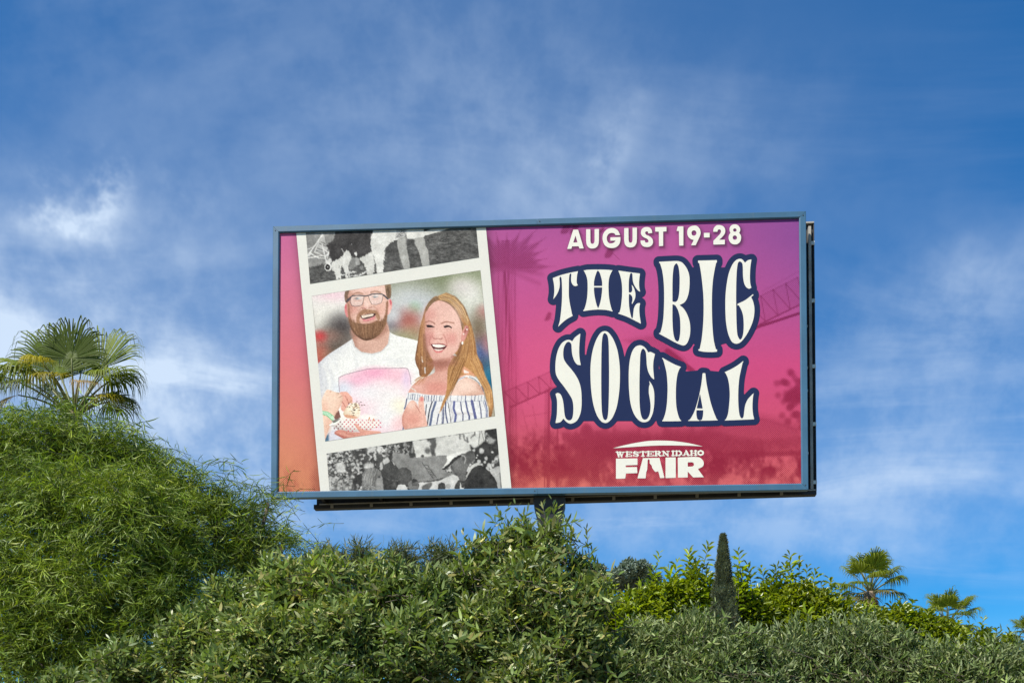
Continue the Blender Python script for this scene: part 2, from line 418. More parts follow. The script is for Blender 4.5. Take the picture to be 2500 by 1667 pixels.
TITLE = [
 (zTHE, ['170,430! 330,370 520,320 708,283! 690,350 680,450 680,530 705,583! 650,600 600,575 565,510 560,430 565,350 555,335 540,335 525,360 515,450 512,600 512,800 530,950 560,1100 580,1200! 593,1215! 590,1232 470,1300 370,1380 283,1465! 320,1340 345,1150 362,950 368,750 365,560 355,430 340,402 325,402 312,430 320,540 310,640 280,730 235,810 180,880! 195,800 203,700 195,560']),
 (zTHE, ['822,270! 900,255 1000,250 1122,248! 1128,262! 1140,248! 1250,250 1350,255 1452,266! 1430,280 1395,350 1365,450 1355,600 1362,800 1385,950 1425,1105! 1442,1120! 1440,1140! 1350,1115 1250,1102 1140,1098! 1136,1080! 1130,1098! 1040,1103 930,1115 822,1132! 818,1115! 840,1090 880,960 905,800 912,600 905,470 880,370 840,285!',
         '1128,266! 1105,300 1070,400 1048,500 1045,598! 1222,598! 1218,500 1195,400 1165,310', '1045,628! 1222,628! 1215,740 1195,880 1165,1000 1135,1076! 1100,990 1065,840 1048,720']),
 (zTHE, ['1562,270! 1700,290 1860,312 2025,333! 2012,430 2005,540 2010,640 2030,722! 1980,690 1920,610 1880,520 1868,430 1862,345 1845,325 1825,325 1808,370 1790,470 1785,600 1787,735! 1830,735 1858,700 1858,630 1845,570! 1885,620 1915,700 1928,780 1915,870 1860,980! 1850,965 1865,900 1860,830 1830,785 1790,762! 1787,900 1795,1040 1815,1160 1840,1260 1858,1285 1872,1270 1882,1180 1895,1080 1930,1000 1975,965 2030,960! 2012,1050 2015,1200 2045,1400! 1950,1350 1750,1250 1565,1185! 1562,1165! 1590,1160! 1615,1060 1640,850 1645,680 1635,520 1605,380']),
 (zBIG, ['110,172! 250,165 375,162 440,185 500,260 535,350 543,450 535,580 510,680 470,745 400,785! 455,830 510,920 545,1030 553,1130 545,1220 515,1310 480,1350 440,1355 350,1320 230,1255 110,1190! 110,1175! 125,1185! 150,1100 170,980 180,800 182,620 175,450 155,300 125,195! 112,190!',
         '350,195 320,240 305,350 300,500 300,735! 345,740 375,710 395,620 402,480 400,350 385,240 365,200', '300,772! 340,790 380,860 405,960 412,1080 408,1200 390,1285 368,1300 335,1270 312,1180 300,1000']),
 (zBIG, ['662,155! 800,152 930,148! 930,185! 918,188! 895,300 872,450 860,650 860,900 868,1100 885,1280 915,1410! 932,1412! 932,1445! 850,1450 740,1445 668,1430! 668,1408! 685,1410! 715,1260 735,1050 742,850 738,650 720,450 700,300 680,190! 664,188!']),
 (zBIG, ['1250,130 1290,140 1328,185! 1370,150 1420,138! 1405,240 1398,370 1402,470 1418,540! 1385,553 1345,530 1315,470 1300,370 1298,260 1290,195 1265,170 1240,172 1225,200 1212,300 1205,450 1202,650 1205,900 1210,1080 1222,1210 1255,1272 1285,1250 1305,1170 1310,1050 1300,930 1275,850 1240,785! 1222,790! 1222,768! 1330,715 1445,628! 1447,645! 1415,672! 1445,740 1462,840 1450,970 1410,1090 1340,1220 1265,1310 1200,1332 1140,1300 1090,1190 1060,1030 1050,850 1052,650 1070,480 1100,330 1150,210 1200,150']),
 (zSOC, ['505,140! 495,240 488,360 492,480 510,590! 460,580 420,530 390,440 380,340 375,290 345,260 310,270 275,330 262,410 270,500 310,570 370,640 430,720 480,810 512,920 522,1050 520,1180 500,1290 450,1380 370,1418 310,1395 265,1345! 220,1395 152,1410! 170,1300 175,1180 172,1080 152,997! 185,982 225,1005 255,1080 270,1180 280,1280 300,1345 345,1372 385,1350 402,1280 405,1180 390,1080 340,990 270,890 200,800 160,720 150,620 160,490 190,370 240,280 300,238 350,232 390,252! 430,195']),
 (zSOC, ['845,108 900,125 970,220 1030,380 1060,580 1065,760 1055,960 1020,1180 960,1330 900,1395 855,1408 800,1385 740,1300 690,1150 660,960 648,750 652,560 680,380 730,230 790,135',
         '850,135 822,170 808,280 802,500 800,800 802,1050 810,1250 830,1345 858,1368 885,1345 900,1250 908,1050 912,800 910,500 905,280 890,175']),
 (zSOC, ['1345,308 1400,325 1440,365 1465,410! 1500,402 1562,432! 1540,540 1538,650 1552,795! 1510,760 1470,690 1448,600 1440,480 1430,400 1400,358 1375,370 1355,440 1348,600 1342,800 1342,1000 1345,1150 1360,1280 1385,1345 1420,1362 1460,1340 1490,1270 1500,1170 1490,1070 1475,980 1478,890 1490,860! 1478,808! 1525,880 1548,960 1553,1040 1550,1150 1530,1270 1480,1370 1410,1398 1340,1375 1270,1290 1220,1150 1195,950 1190,720 1200,560 1230,420 1280,335']),
 (zIAL, ['190,235! 300,300 420,360 518,398! 510,412! 500,412! 460,510 438,640 428,800 430,1000 445,1140 480,1270 505,1320! 520,1325! 520,1338! 350,1342 190,1342! 192,1325! 205,1318! 245,1200 270,1050 282,850 282,700 265,500 235,370 205,265! 192,258!']),
 (zIAL, ['893,505! 940,508! 960,680 1000,880 1040,1040 1090,1190 1140,1310! 1158,1312! 1158,1325! 1000,1330 850,1332! 852,1322! 880,1318! 898,1250 905,1150! 785,1150! 785,1230 800,1300 820,1320! 838,1322! 838,1335! 640,1335! 640,1325! 665,1318! 700,1270 750,1170 790,1050 830,900 870,700',
         '848,858! 790,1118! 895,1122!']),
 (zIAL, ['1275,490! 1400,430 1500,370 1600,295! 1602,310! 1590,320! 1560,450 1530,600 1515,780 1512,950 1518,1100 1535,1230 1560,1285 1585,1290 1605,1260 1618,1160 1635,1060 1680,960 1780,852! 1765,960 1760,1100 1770,1220 1790,1308! 1550,1318 1280,1328! 1282,1312! 1300,1308! 1335,1210 1355,1050 1365,880 1355,720 1330,590 1290,500! 1278,500!']),
]
FILL = [zBIG(cr('1150,300! 1410,300! 1440,760! 1150,760!')), zSOC(cr('1300,480! 1545,480! 1545,1000! 1300,1000!')), zTHE(cr('400,400! 1700,350! 1900,500! 1900,1250! 1560,1180! 1100,1090! 600,1180! 450,1200!')), zBIG(cr('200,250! 1300,250! 1300,1250! 800,1400! 500,1300! 200,1150!')),
        zSOC(cr('420,500! 700,400! 1100,500! 1400,600! 1500,1380! 300,1380! 300,700!')), zIAL(cr('-200,300! 300,500! 900,450! 1400,500! 1450,1330! -200,1330!'))]
DATE = [
 (zAUG, ['290,305! 405,305! 540,752! 438,755! 418,700! 262,705! 245,762! 145,765!', '343,445! 290,612! 392,610!']),
 (zAUG, ['597,295! 698,293! 700,560! 710,620 748,645 788,620 800,560! 800,290! 905,288! 903,570! 885,670 830,735 750,755 670,738 615,670 597,570!']),
 (zAUG, ['1300,435! 1270,395 1205,382 1140,405 1100,460 1092,520 1108,585 1150,628 1200,632 1265,610 1303,565! 1180,570! 1175,490! 1418,480! 1415,570 1385,660 1310,725 1205,745 1100,720 1025,650 990,520 1010,400 1080,310 1180,268 1280,275 1360,330 1412,435!']),
 (zAUG, ['1507,268! 1610,265! 1612,540! 1625,600 1660,618 1695,600 1708,540! 1708,260! 1813,258! 1812,540! 1795,640 1740,710 1660,730 1580,712 1525,650 1507,550!']),
 (zAUG, ['2180,385! 2085,395! 2075,355 2045,345 2015,360 2010,390 2040,430 2100,455 2170,510 2198,580 2185,650 2130,705 2045,720 1960,700 1910,640 1897,565! 2000,563! 2010,600 2045,615 2085,600 2085,555 2050,520 1980,490 1925,440 1908,380 1925,300 1980,255 2045,242 2115,255 2165,310']),
 (zNUM, ['-102,245! 167,238! 167,345! 88,350! 88,692! -12,700! -15,352! -102,352!']),
 (zNUM, ['440,228! 572,225! 572,685! 472,687! 465,338! 408,335!']),
 (zNUM, ['825,208 900,220 965,290 985,380 970,450 935,530! 865,677! 755,678! 822,550! 760,535 695,480 665,400 675,300 730,235', ellp(825, 385, 60, 65)]),
 (zNUM, ['1060,383! 1200,380! 1200,490! 1065,492!']),
 (zNUM, ['1285,355! 1300,270 1360,205 1430,195 1510,215 1560,270 1575,340 1550,420 1480,500! 1425,548! 1563,545! 1563,655! 1290,662! 1290,570! 1400,460 1460,390 1472,335 1455,305 1430,297 1400,310 1385,355!']),
 (zNUM, ['1803,178 1870,195 1925,260 1930,330 1905,382! 1945,440 1953,510 1930,590 1870,645 1803,658 1730,640 1675,580 1653,500 1668,425 1700,385! 1678,330 1682,255 1730,195', ellp(1803, 315, 42, 40), ellp(1803, 495, 52, 53)]),
]
LOGO = [
 (zLOGO, ['145,308! 400,240 700,180 950,145 1250,138 1550,155 1850,200 2140,268! 1850,252 1500,245 1100,248 700,270 400,290']),
 (zLOGO, ['215,535! 690,530! 690,675! 430,685! 430,725! 680,722! 688,855! 435,862! 420,975! 215,980!']),
 (zLOGO, ['810,525! 1175,518! 1285,960! 1190,965! 1150,815! 1085,830! 1050,790! 1015,740! 1005,690! 960,640! 960,570! 935,545! 915,570! 910,700! 905,780! 885,830! 870,970! 690,970!']),
 (zLOGO, ['1310,512! 1535,505! 1535,958! 1310,965!']),
 (zLOGO, ['1580,510! 1950,495! 2060,510 2130,570 2155,640 2130,710 2025,765! 2155,945! 1920,950! 1800,820! 1800,950! 1585,955!', '1800,618! 1890,615 1930,635 1935,680 1900,708 1800,712!']),
]
# slab letters of the small line: strokes in a unit box, thick (1) and thin (0)
SLAB = {'W': [((.0, .08), (.34, .08), 0), ((.30, .08), (.62, .08), 0), ((.72, .08), (1., .08), 0), ((.16, .05), (.33, .98), 1), ((.47, .1), (.33, .98), 0), ((.47, .08), (.66, .98), 1), ((.86, .1), (.66, .98), 0)],
 'E': [((.22, .05), (.22, .95), 1), ((.0, .08), (.95, .08), 0), ((.0, .92), (.95, .92), 0), ((.3, .5), (.66, .5), 0), ((.92, .08), (.92, .3), 0), ((.92, .92), (.92, .68), 0), ((.66, .38), (.66, .62), 0)],
 'S': [((.85, .1), (.85, .32), 0), ((.82, .25), (.6, .08), 0), ((.6, .08), (.3, .08), 0), ((.3, .08), (.14, .27), 1), ((.14, .27), (.35, .45), 1), ((.35, .45), (.7, .55), 1), ((.7, .55), (.84, .74), 1), ((.84, .74), (.65, .92), 1), ((.65, .92), (.35, .92), 0), ((.35, .92), (.12, .75), 0), ((.1, .68), (.1, .92), 0)],
 'T': [((.5, .05), (.5, .95), 1), ((.02, .1), (.98, .1), 0), ((.04, .1), (.04, .34), 0), ((.96, .1), (.96, .34), 0), ((.25, .92), (.75, .92), 0)],
 'R': [((.22, .05), (.22, .95), 1), ((.0, .08), (.6, .08), 0), ((.6, .08), (.78, .28), 1), ((.78, .28), (.6, .5), 1), ((.6, .5), (.25, .5), 0), ((.5, .52), (.78, .92), 1), ((.0, .92), (.42, .92), 0), ((.7, .92), (1., .92), 0)],
 'N': [((.18, .08), (.18, .92), 0), ((.82, .08), (.82, .92), 0), ((.18, .1), (.82, .92), 1), ((.0, .08), (.3, .08), 0), ((.0, .92), (.36, .92), 0), ((.64, .08), (1., .08), 0)],
 'I': [((.5, .05), (.5, .95), 1), ((.05, .08), (.95, .08), 0), ((.05, .92), (.95, .92), 0)],
 'D': [((.24, .05), (.24, .95), 1), ((.0, .08), (.6, .08), 0), ((.6, .08), (.86, .35), 1), ((.86, .35), (.86, .65), 1), ((.86, .65), (.6, .92), 1), ((.6, .92), (.0, .92), 0)],
 'A': [((.5, .05), (.18, .92), 0), ((.5, .05), (.8, .92), 1), ((.28, .66), (.7, .66), 0), ((.0, .92), (.36, .92), 0), ((.62, .92), (1., .92), 0)],
 'H': [((.2, .05), (.2, .95), 1), ((.8, .05), (.8, .95), 1), ((.2, .5), (.8, .5), 0), ((.0, .08), (.4, .08), 0), ((.0, .92), (.4, .92), 0), ((.6, .08), (1., .08), 0), ((.6, .92), (1., .92), 0)],
 'O': [((.5, .08), (.2, .25), 1), ((.2, .25), (.12, .5), 1), ((.12, .5), (.2, .75), 1), ((.2, .75), (.5, .92), 1), ((.5, .92), (.8, .75), 1), ((.8, .75), (.88, .5), 1), ((.88, .5), (.8, .25), 1), ((.8, .25), (.5, .08), 1)]}
WORD = [('W', 215, 405), ('E', 428, 575), ('S', 588, 728), ('T', 738, 885), ('E', 895, 1050), ('R', 1062, 1225), ('N', 1232, 1392), ('I', 1442, 1508), ('D', 1515, 1678), ('A', 1682, 1848), ('H', 1852, 2005), ('O', 2010, 2160)]

def fill_mesh(name, sd, x0, x1, y0, y1, step, mat, parent, yy):
    """flat mesh of the region where sd(X, Y) < 0 (marching squares, full runs merged), laid on the sheet plane"""
    xs = np.arange(x0, x1 + step, step); ys = np.arange(y0, y1 + step, step)
    X, Y = np.meshgrid(xs, ys); D = sd(X, Y); V = []; Fc = []
    ins = D < 0
    def edge(i0, j0, i1, j1):
        a, b = D[i0, j0], D[i1, j1]; t = a / (a - b)
        return (xs[j0] + (xs[j1] - xs[j0]) * t, ys[i0] + (ys[i1] - ys[i0]) * t)
    for i in range(len(ys) - 1):
        run = None
        full = ins[i, :-1] & ins[i, 1:] & ins[i + 1, :-1] & ins[i + 1, 1:]
        part = (ins[i, :-1] | ins[i, 1:] | ins[i + 1, :-1] | ins[i + 1, 1:]) & ~full
        idx_ = np.nonzero(full)[0]
        if len(idx_):
            cuts = np.nonzero(np.diff(idx_) > 1)[0]
            st = np.concatenate([[idx_[0]], idx_[cuts + 1]]); en = np.concatenate([idx_[cuts], [idx_[-1]]])
            for a, b in zip(st, en):
                nb = len(V); V += [(xs[a], ys[i]), (xs[b + 1], ys[i]), (xs[b + 1], ys[i + 1]), (xs[a], ys[i + 1])]; Fc.append((nb, nb + 1, nb + 2, nb + 3))
        for j in np.nonzero(part)[0]:
            c = [(i, j), (i, j + 1), (i + 1, j + 1), (i + 1, j)]; P = []
            for q in range(4):
                p0, p1 = c[q], c[(q + 1) % 4]
                if ins[p0]: P.append((xs[p0[1]], ys[p0[0]]))
                if ins[p0] != ins[p1]: P.append(edge(*p0, *p1))
            if len(P) >= 3:
                nb = len(V); V += P; Fc.append(tuple(range(nb, nb + len(P))))
    V = np.array(V); W3 = to_board(V[:, 0], V[:, 1], yy)
    me = bpy.data.meshes.new(name); me.from_pydata([tuple(p) for p in W3], [], [f[::-1] for f in Fc]); me.materials.append(mat); me.update()
    o = bpy.data.objects.new(name, me); col.objects.link(o); o.parent = parent
    return o

def glyphs(items):
    out = []
    for zf, paths in items:
        out.append([zf(cr(p) if isinstance(p, str) else p) for p in paths])
    return out
def glyph_sd(G):
    boxes = [(np.min(np.vstack(g), 0), np.max(np.vstack(g), 0)) for g in G]
    def f(X, Y, pad=20.0):
        D = np.full(X.shape, 99.0)
        for g, (lo, hi) in zip(G, boxes):
            m = (X > lo[0] - pad) & (X < hi[0] + pad) & (Y > lo[1] - pad) & (Y < hi[1] + pad)
            if m.any(): D[m] = np.minimum(D[m], sd_poly(X[m], Y[m], g))
        return D
    return f

def printmat(name, c, rough=0.7):
    """ink on vinyl: base colour with the fine grain of the print"""
    m, b, out = material(name); p = b.n('ShaderNodeBsdfPrincipled')
    co = b.n('ShaderNodeTexCoord').outputs['Object']
    gz = b.m('ADD', b.m('MULTIPLY', b.noise(co, 55.0, 2.0, 0.6), 0.22), 0.89)
    cc = b.n('ShaderNodeVectorMath', operation='SCALE')
    if isinstance(c, str): b.put(cc.inputs[0], b.n('ShaderNodeAttribute', attribute_name=c).outputs[0])
    else: cc.inputs[0].default_value = tuple(c)
    b.put(cc.inputs[3], gz); b.put(p.inputs['Base Color'], cc.outputs[0])
    bp = b.n('ShaderNodeBump'); bp.inputs['Strength'].default_value = 0.35; bp.inputs['Distance'].default_value = 0.03      # vinyl ripple
    b.put(bp.inputs['Height'], b.noise(co, 1.1, 3.0, 0.5)); b.put(p.inputs['Normal'], bp.outputs[0])
    p.inputs['Roughness'].default_value = rough; p.inputs['Specular IOR Level'].default_value = 0.12
    m.node_tree.links.new(p.outputs[0], out.inputs[0]); return m

INK = np.array([0.80, 0.765, 0.69])                                            # print colour -> reflectance
m_white = printmat('white_ink', srgb(232, 232, 226) * INK)
m_navy = printmat('navy_ink', srgb(27, 42, 84) * INK)
m_strip = printmat('paper_white_print', srgb(224, 224, 220) * INK)
m_photo = printmat('photo_print', 'ink')

# --- painter: colour by vertex on a fine grid over each printed picture
def vnoise(X, Y, s, seed=0):
    x = X / s; y = Y / s; xi = np.floor(x).astype(np.int64); yi = np.floor(y).astype(np.int64); fx = x - xi; fy = y - yi
    def hsh(a, b):
        q = (a * 374761393 + b * 668265263 + seed * 982451653) & 0x7fffffff
        q = ((q ^ (q >> 13)) * 1274126177) & 0x7fffffff
        return ((q ^ (q >> 16)) & 0xffff) / 65535.0
    fx = fx * fx * (3 - 2 * fx); fy = fy * fy * (3 - 2 * fy)
    return (hsh(xi, yi) * (1 - fx) + hsh(xi + 1, yi) * fx) * (1 - fy) + (hsh(xi, yi + 1) * (1 - fx) + hsh(xi + 1, yi + 1) * fx) * fy
def fbm(X, Y, s, seed=0): return .55 * vnoise(X, Y, s, seed) + .3 * vnoise(X, Y, s / 2, seed + 1) + .15 * vnoise(X, Y, s / 4, seed + 2)

class Paint:
    def __init__(s, X, Y, base):
        s.X = X.ravel(); s.Y = Y.ravel(); s.C = np.tile(np.asarray(base, float), (s.X.size, 1)); s.z = lambda p: np.asarray(p, float); s.k = 1.0
    def zoom(s, x0, y0, k): s.z = Z(x0, y0, k); s.k = k
    def sel(s, lo, hi, pad): return np.nonzero((s.X > lo[0] - pad) & (s.X < hi[0] + pad) & (s.Y > lo[1] - pad) & (s.Y < hi[1] + pad))[0]
    def mixin(s, i, a, c):
        c = np.asarray(c, float)
        if c.shape == (): c = np.array([c, c, c])
        s.C[i] += (c - s.C[i]) * a[:, None]
    def warp(s, amp, sc, seed=5):
        if not hasattr(s, 'X0'): s.X0, s.Y0 = s.X, s.Y
        s.X = s.X0 + amp * 2 * (vnoise(s.X0, s.Y0, sc, seed) - .5) + amp * (vnoise(s.X0, s.Y0, sc / 2, seed + 1) - .5); s.Y = s.Y0 + amp * 2 * (vnoise(s.X0, s.Y0, sc, seed + 2) - .5) + amp * (vnoise(s.X0, s.Y0, sc / 2, seed + 3) - .5)
    def poly(s, pts, c, f=1.0, a=1.0, n=4, e=None):
        """e: (colour, width in px, amount, (dx, dy)) tone of the rounded-off side"""
        P = s.z(cr(pts, n)); i = s.sel(P.min(0), P.max(0), f)
        if not len(i): return
        d = sd_poly(s.X[i], s.Y[i], [P]); m_ = a * np.clip(.5 - d / f, 0, 1); s.mixin(i, m_, c)
        if e:
            cen = (P.min(0) + P.max(0)) / 2; R_ = (P.max(0) - P.min(0)) / 2 + 1e-6; u = ((s.X[i] - cen[0]) / R_[0] * e[3][0] + (s.Y[i] - cen[1]) / R_[1] * e[3][1])
            wgt = np.clip(.35 + .8 * u, 0, 1) * np.exp(np.minimum(d, 0) / e[1]) * e[2]; s.mixin(i, m_ * wgt, e[0])
    def line(s, pts, wd, c, f=0.8, a=1.0, px=False):
        P = s.z([tuple(map(float, q.split(','))) for q in pts.split()] if isinstance(pts, str) else pts); wd = wd / (1 if px else s.k)
        i = s.sel(P.min(0), P.max(0), wd + f)
        if len(i): s.mixin(i, a * np.clip(.5 - (sd_line(s.X[i], s.Y[i], P) - wd / 2) / f, 0, 1), c)
    def ell(s, cx, cy, rx, ry, c, f=0.5, a=1.0, rot=0.0):
        """f: softness as a share of the radius"""
        (x, y), = s.z([(cx, cy)]); rx /= s.k; ry /= s.k; R = max(rx, ry) * (1 + f)
        i = s.sel((x, y), (x, y), R)
        if not len(i): return
        dx, dy = s.X[i] - x, s.Y[i] - y; u = dx * cos(rot) + dy * sin(rot); v = -dx * sin(rot) + dy * cos(rot)
        q = np.sqrt((u / rx) ** 2 + (v / ry) ** 2); t = np.clip((1 + f - q) / (2 * f + 1e-6), 0, 1); s.mixin(i, a * t * t * (3 - 2 * t), c)
    def strands(s, rng, roots, wd, cols, a=0.6, jit=8.0, f=0.6):
        """many thin curves blended between guide curves (lists of equal length)"""
        G = [np.array([tuple(map(float, q.split(','))) for q in r.split()]) for r in roots[0]]
        for _ in range(roots[1]):
            k = rng.random() * (len(G) - 1); i0 = int(k); t = k - i0
            P = G[i0] * (1 - t) + G[min(i0 + 1, len(G) - 1)] * t + rng.normal(0, jit, 2)
            m = len(P); q = np.linspace(0, m - 1, 3 * m); P = np.stack([np.interp(q, np.arange(m), P[:, d]) for d in (0, 1)], -1)
            lo, hi = sorted(rng.random(2)); lo *= .5; hi = .5 + hi * .5
            P = P[int(lo * len(P)):max(int(hi * len(P)), int(lo * len(P)) + 2)]
            s.line(P, wd * (0.6 + rng.random()), cols[rng.integers(len(cols))], f, a * (0.5 + rng.random() * .5))

def photo_grid(name, quad, nx, ny, painter, parent, yy):
    TL, TR, BR, BL = [np.array(p, float) for p in quad]
    t, q = np.meshgrid(np.linspace(0, 1, nx), np.linspace(0, 1, ny)); t = t[..., None]; q = q[..., None]
    P = (TL * (1 - t) + TR * t) * (1 - q) + (BL * (1 - t) + BR * t) * q
    X, Y = P[..., 0], P[..., 1]; C = painter(X, Y)
    lin = np.where(C <= 0.04045 * 255, C / 255 / 12.92, ((np.clip(C, 0, 255) / 255 + 0.055) / 1.055) ** 2.4) * INK
    idx_ = np.arange(nx * ny).reshape(ny, nx)
    F_ = np.stack([idx_[:-1, :-1], idx_[1:, :-1], idx_[1:, 1:], idx_[:-1, 1:]], -1).reshape(-1, 4)
    return mesh_np(name, to_board(X, Y, yy).reshape(-1, 3), F_, m_photo, parent, {'ink': lin})

def paint_couple(X, Y):
    r = np.random.default_rng(5); p = Paint(X, Y, (198, 198, 193)); E_ = p.ell; p.warp(.28, 2.6)
    # blurred crowd behind
    for cx, cy, rx, ry, c, a in [(1100, 690, 150, 38, (122, 132, 100), 1), (1010, 700, 60, 30, (130, 135, 110), .9), (1165, 690, 60, 55, (128, 138, 105), .8), (1000, 730, 60, 34, (196, 200, 206), .9), (1040, 755, 40, 30, (190, 195, 205), .8),
        (1013, 752, 14, 14, (160, 190, 168), .9), (800, 740, 70, 40, (226, 220, 221), 1), (815, 722, 40, 14, (230, 192, 208), .8), (800, 785, 60, 40, (214, 212, 206), .9), (835, 800, 32, 30, (66, 62, 66), .95), (820, 850, 55, 42, (98, 84, 76), .95), (800, 820, 24, 14, (150, 110, 100), .8),
        (780, 822, 14, 12, (205, 60, 66), .95), (779, 868, 22, 30, (190, 96, 80), .9), (778, 905, 12, 22, (178, 40, 52), .9), (843, 872, 40, 16, (132, 110, 80), .8), (960, 790, 26, 30, (128, 122, 132), .9), (1000, 785, 26, 26, (172, 98, 90), .95), (1010, 812, 22, 18, (176, 130, 105), .9), (985, 828, 40, 20, (150, 146, 112), .95), (960, 770, 16, 16, (205, 208, 214), .8),
        (1150, 722, 40, 36, (216, 216, 212), .95), (1125, 700, 30, 20, (212, 205, 206), .8), (1180, 764, 14, 16, (206, 146, 146), .9), (1168, 800, 22, 34, (122, 106, 86), .95), (1175, 835, 18, 20, (120, 90, 88), .8), (1178, 866, 24, 26, (72, 94, 150), .95), (1180, 895, 20, 20, (70, 78, 100), .9), (1196, 930, 22, 36, (22, 108, 146), 1), (1205, 1000, 20, 26, (165, 154, 132), .9), (1190, 840, 12, 20, (176, 120, 126), .8)]:
        E_(cx, cy, rx, ry, c, .98, a)
    # white T-shirt and neck
    SK = (220, 178, 164)
    p.poly('775,890! 800,867 837,843 860,828! 875,850 907,864 935,850 951,812! 971,820 1018,832 1045,850 1045,1070 1010,1075! 794,1085! 785,1000', (230, 230, 230), 1.6, e=((176, 178, 194), 14, .7, (-1, .4)))
    p.zoom(770, 860, 7.126)
    for L, wd, a in [('60,200 150,330 200,560 195,640', 40, .5), ('200,220 290,400 320,620', 60, .35), ('340,120 380,300', 60, .2), ('90,330 120,560', 50, .45), ('1200,120 1500,160', 60, .2), ('700,90 720,260', 50, .2)]:
        p.line(L, wd, (188, 190, 202), 8, a)
    p.zoom(650, 500, 3.7333)
    p.poly('780,1225! 800,1290 860,1340 960,1357 1050,1335 1110,1270 1127,1165! 1105,1090 1060,1040 850,1150', (212, 168, 152), 1.2, e=((158, 108, 92), 12, .8, (-.9, -.3)))
    p.poly('790,1235! 860,1190 1000,1230 1110,1150! 1090,1060 900,1050 770,1130', (172, 122, 104), 8, .8)
    p.line('783,1228 805,1295 865,1345 960,1362 1052,1340 1115,1272 1130,1168', 12, (205, 206, 208), 1.5, .9)
    # print on the shirt: pale washed panel with a thin drawn border
    p.zoom(770, 860, 7.126)
    PAN = '410,440 500,395 700,340 950,285 1250,280 1560,275 1610,290! 1650,420 1665,560 1660,900 1600,1500 1000,1500 600,1300 420,700'
    p.poly(PAN, (234, 204, 216), 1.2)
    for cx, cy, rx, ry, c, a in [(1050, 360, 260, 90, (236, 160, 192), .9), (760, 500, 200, 120, (236, 172, 200), .8), (1400, 420, 230, 110, (238, 184, 202), .8), (500, 640, 150, 120, (206, 214, 230), .9), (900, 700, 260, 130, (226, 224, 232), .85), (1580, 480, 70, 140, (216, 192, 222), .8),
                               (1300, 830, 330, 240, (230, 228, 230), .92), (1480, 980, 150, 150, (236, 230, 200), .8), (1250, 1150, 260, 180, (228, 229, 232), .9), (1450, 1250, 120, 120, (238, 196, 200), .8)]:
        p.ell(cx, cy, rx, ry, c, .9, a)
    p.line('425,690 408,560 410,440 500,395 700,340 950,285 1250,280 1560,275 1610,290 1650,420 1665,560', 9, (128, 108, 120), .8, .85)
    # head of the man
    p.zoom(820, 680, 9.8)
    p.poly('245,600 210,680 222,830 270,930 310,900 290,640', (222, 128, 132), 1.2); p.ell(245, 690, 22, 50, (205, 84, 100), .5, .7)
    p.poly('1235,530 1310,500 1350,580 1335,720 1275,850 1235,870', (228, 168, 160), 1.2); p.ell(1312, 570, 24, 70, (206, 76, 92), .5, .7, -.2); p.ell(1290, 780, 26, 50, (240, 200, 190), .6, .6)
    p.poly('330,200! 700,120! 1180,60! 1205,300 1250,480 1240,700 1200,950 1000,1140 700,1180 420,1120 310,950 275,760 262,560 300,330', SK, 1.5, e=((182, 126, 110), 9, .6, (-1, .2)))
    p.ell(760, 280, 400, 90, (228, 186, 176), .6, .9); p.ell(1080, 300, 110, 130, (230, 198, 186), .7, .7); p.ell(420, 720, 110, 120, (212, 148, 138), .7, .7); p.ell(1080, 720, 110, 130, (220, 162, 148), .7, .7); p.ell(360, 560, 80, 200, (204, 152, 138), .7, .6)
    p.poly('222,310! 205,420 225,560 258,590 300,560 292,400 330,280!', (124, 96, 82), 1.2)
    p.poly('1175,150! 1310,120! 1328,330 1312,460 1262,492 1222,440 1195,330', (122, 96, 76), 1.2); p.ell(1255, 190, 60, 60, (176, 146, 116), .8, .7)
    p.strands(r, (['1190,160 1230,320 1260,470', '1290,140 1310,300 1300,440'], 40), 10, [(90, 68, 54), (160, 130, 100)], .5)
    p.strands(r, (['225,310 215,420 240,560', '310,300 290,400 290,540'], 25), 10, [(90, 68, 56), (150, 120, 100)], .5)
    p.poly('282,590 300,900 340,1010 400,1060 350,900 322,640', (148, 104, 80), 2); p.poly('1205,560 1188,800 1140,1000 1200,1010 1243,800 1252,540', (146, 102, 78), 2)
    BRD = '296,920 345,985 440,1050 560,1075 700,1085 830,1070 960,1010 1080,1015 1165,960 1232,860 1212,1060 1150,1200 1060,1330 900,1440 720,1485 560,1420 430,1300 350,1150'
    p.poly(BRD, (142, 102, 74), 2.2, e=((74, 48, 34), 10, .85, (-.6, .8)))
    p.strands(r, (['320,960 380,1140 470,1320', '480,1050 520,1250 580,1420', '700,1080 700,1300 720,1480', '900,1050 890,1250 860,1440', '1080,1010 1060,1200 980,1370', '1220,880 1180,1100 1080,1300'], 520), 8, [(104, 70, 48), (176, 134, 100), (126, 88, 62), (156, 112, 82), (92, 62, 44)], .34, 22)
    p.poly('490,930 560,810 650,745 760,740 880,760 970,770 1030,840 1060,960 1010,1010 960,910 900,840 740,850 620,880 570,960 575,1075 500,1050', (162, 116, 88), 3.0, .9)
    p.strands(r, (['700,760 560,850 520,1030', '760,760 640,840 560,960', '820,770 940,830 1010,960', '900,770 1000,860 1050,990'], 70), 10, [(130, 88, 64), (188, 144, 112)], .5, 10)
    p.poly('575,985 700,1040 850,1010 960,900 940,1020 820,1065 640,1080', (208, 154, 140), 3, .9)
    p.poly('582,885! 650,885 800,848 958,832! 935,895 820,945 700,975 625,962', (74, 36, 36), 1.2)
    p.poly('612,892! 700,880 850,850 915,855! 880,898 760,925 640,948', (228, 212, 196), 1.0)
    for x, y in ((668, 915), (725, 905), (785, 893), (840, 880)): p.line(f'{x},{y-25} {x+6},{y+25}', 5, (190, 160, 145), .6, .5)
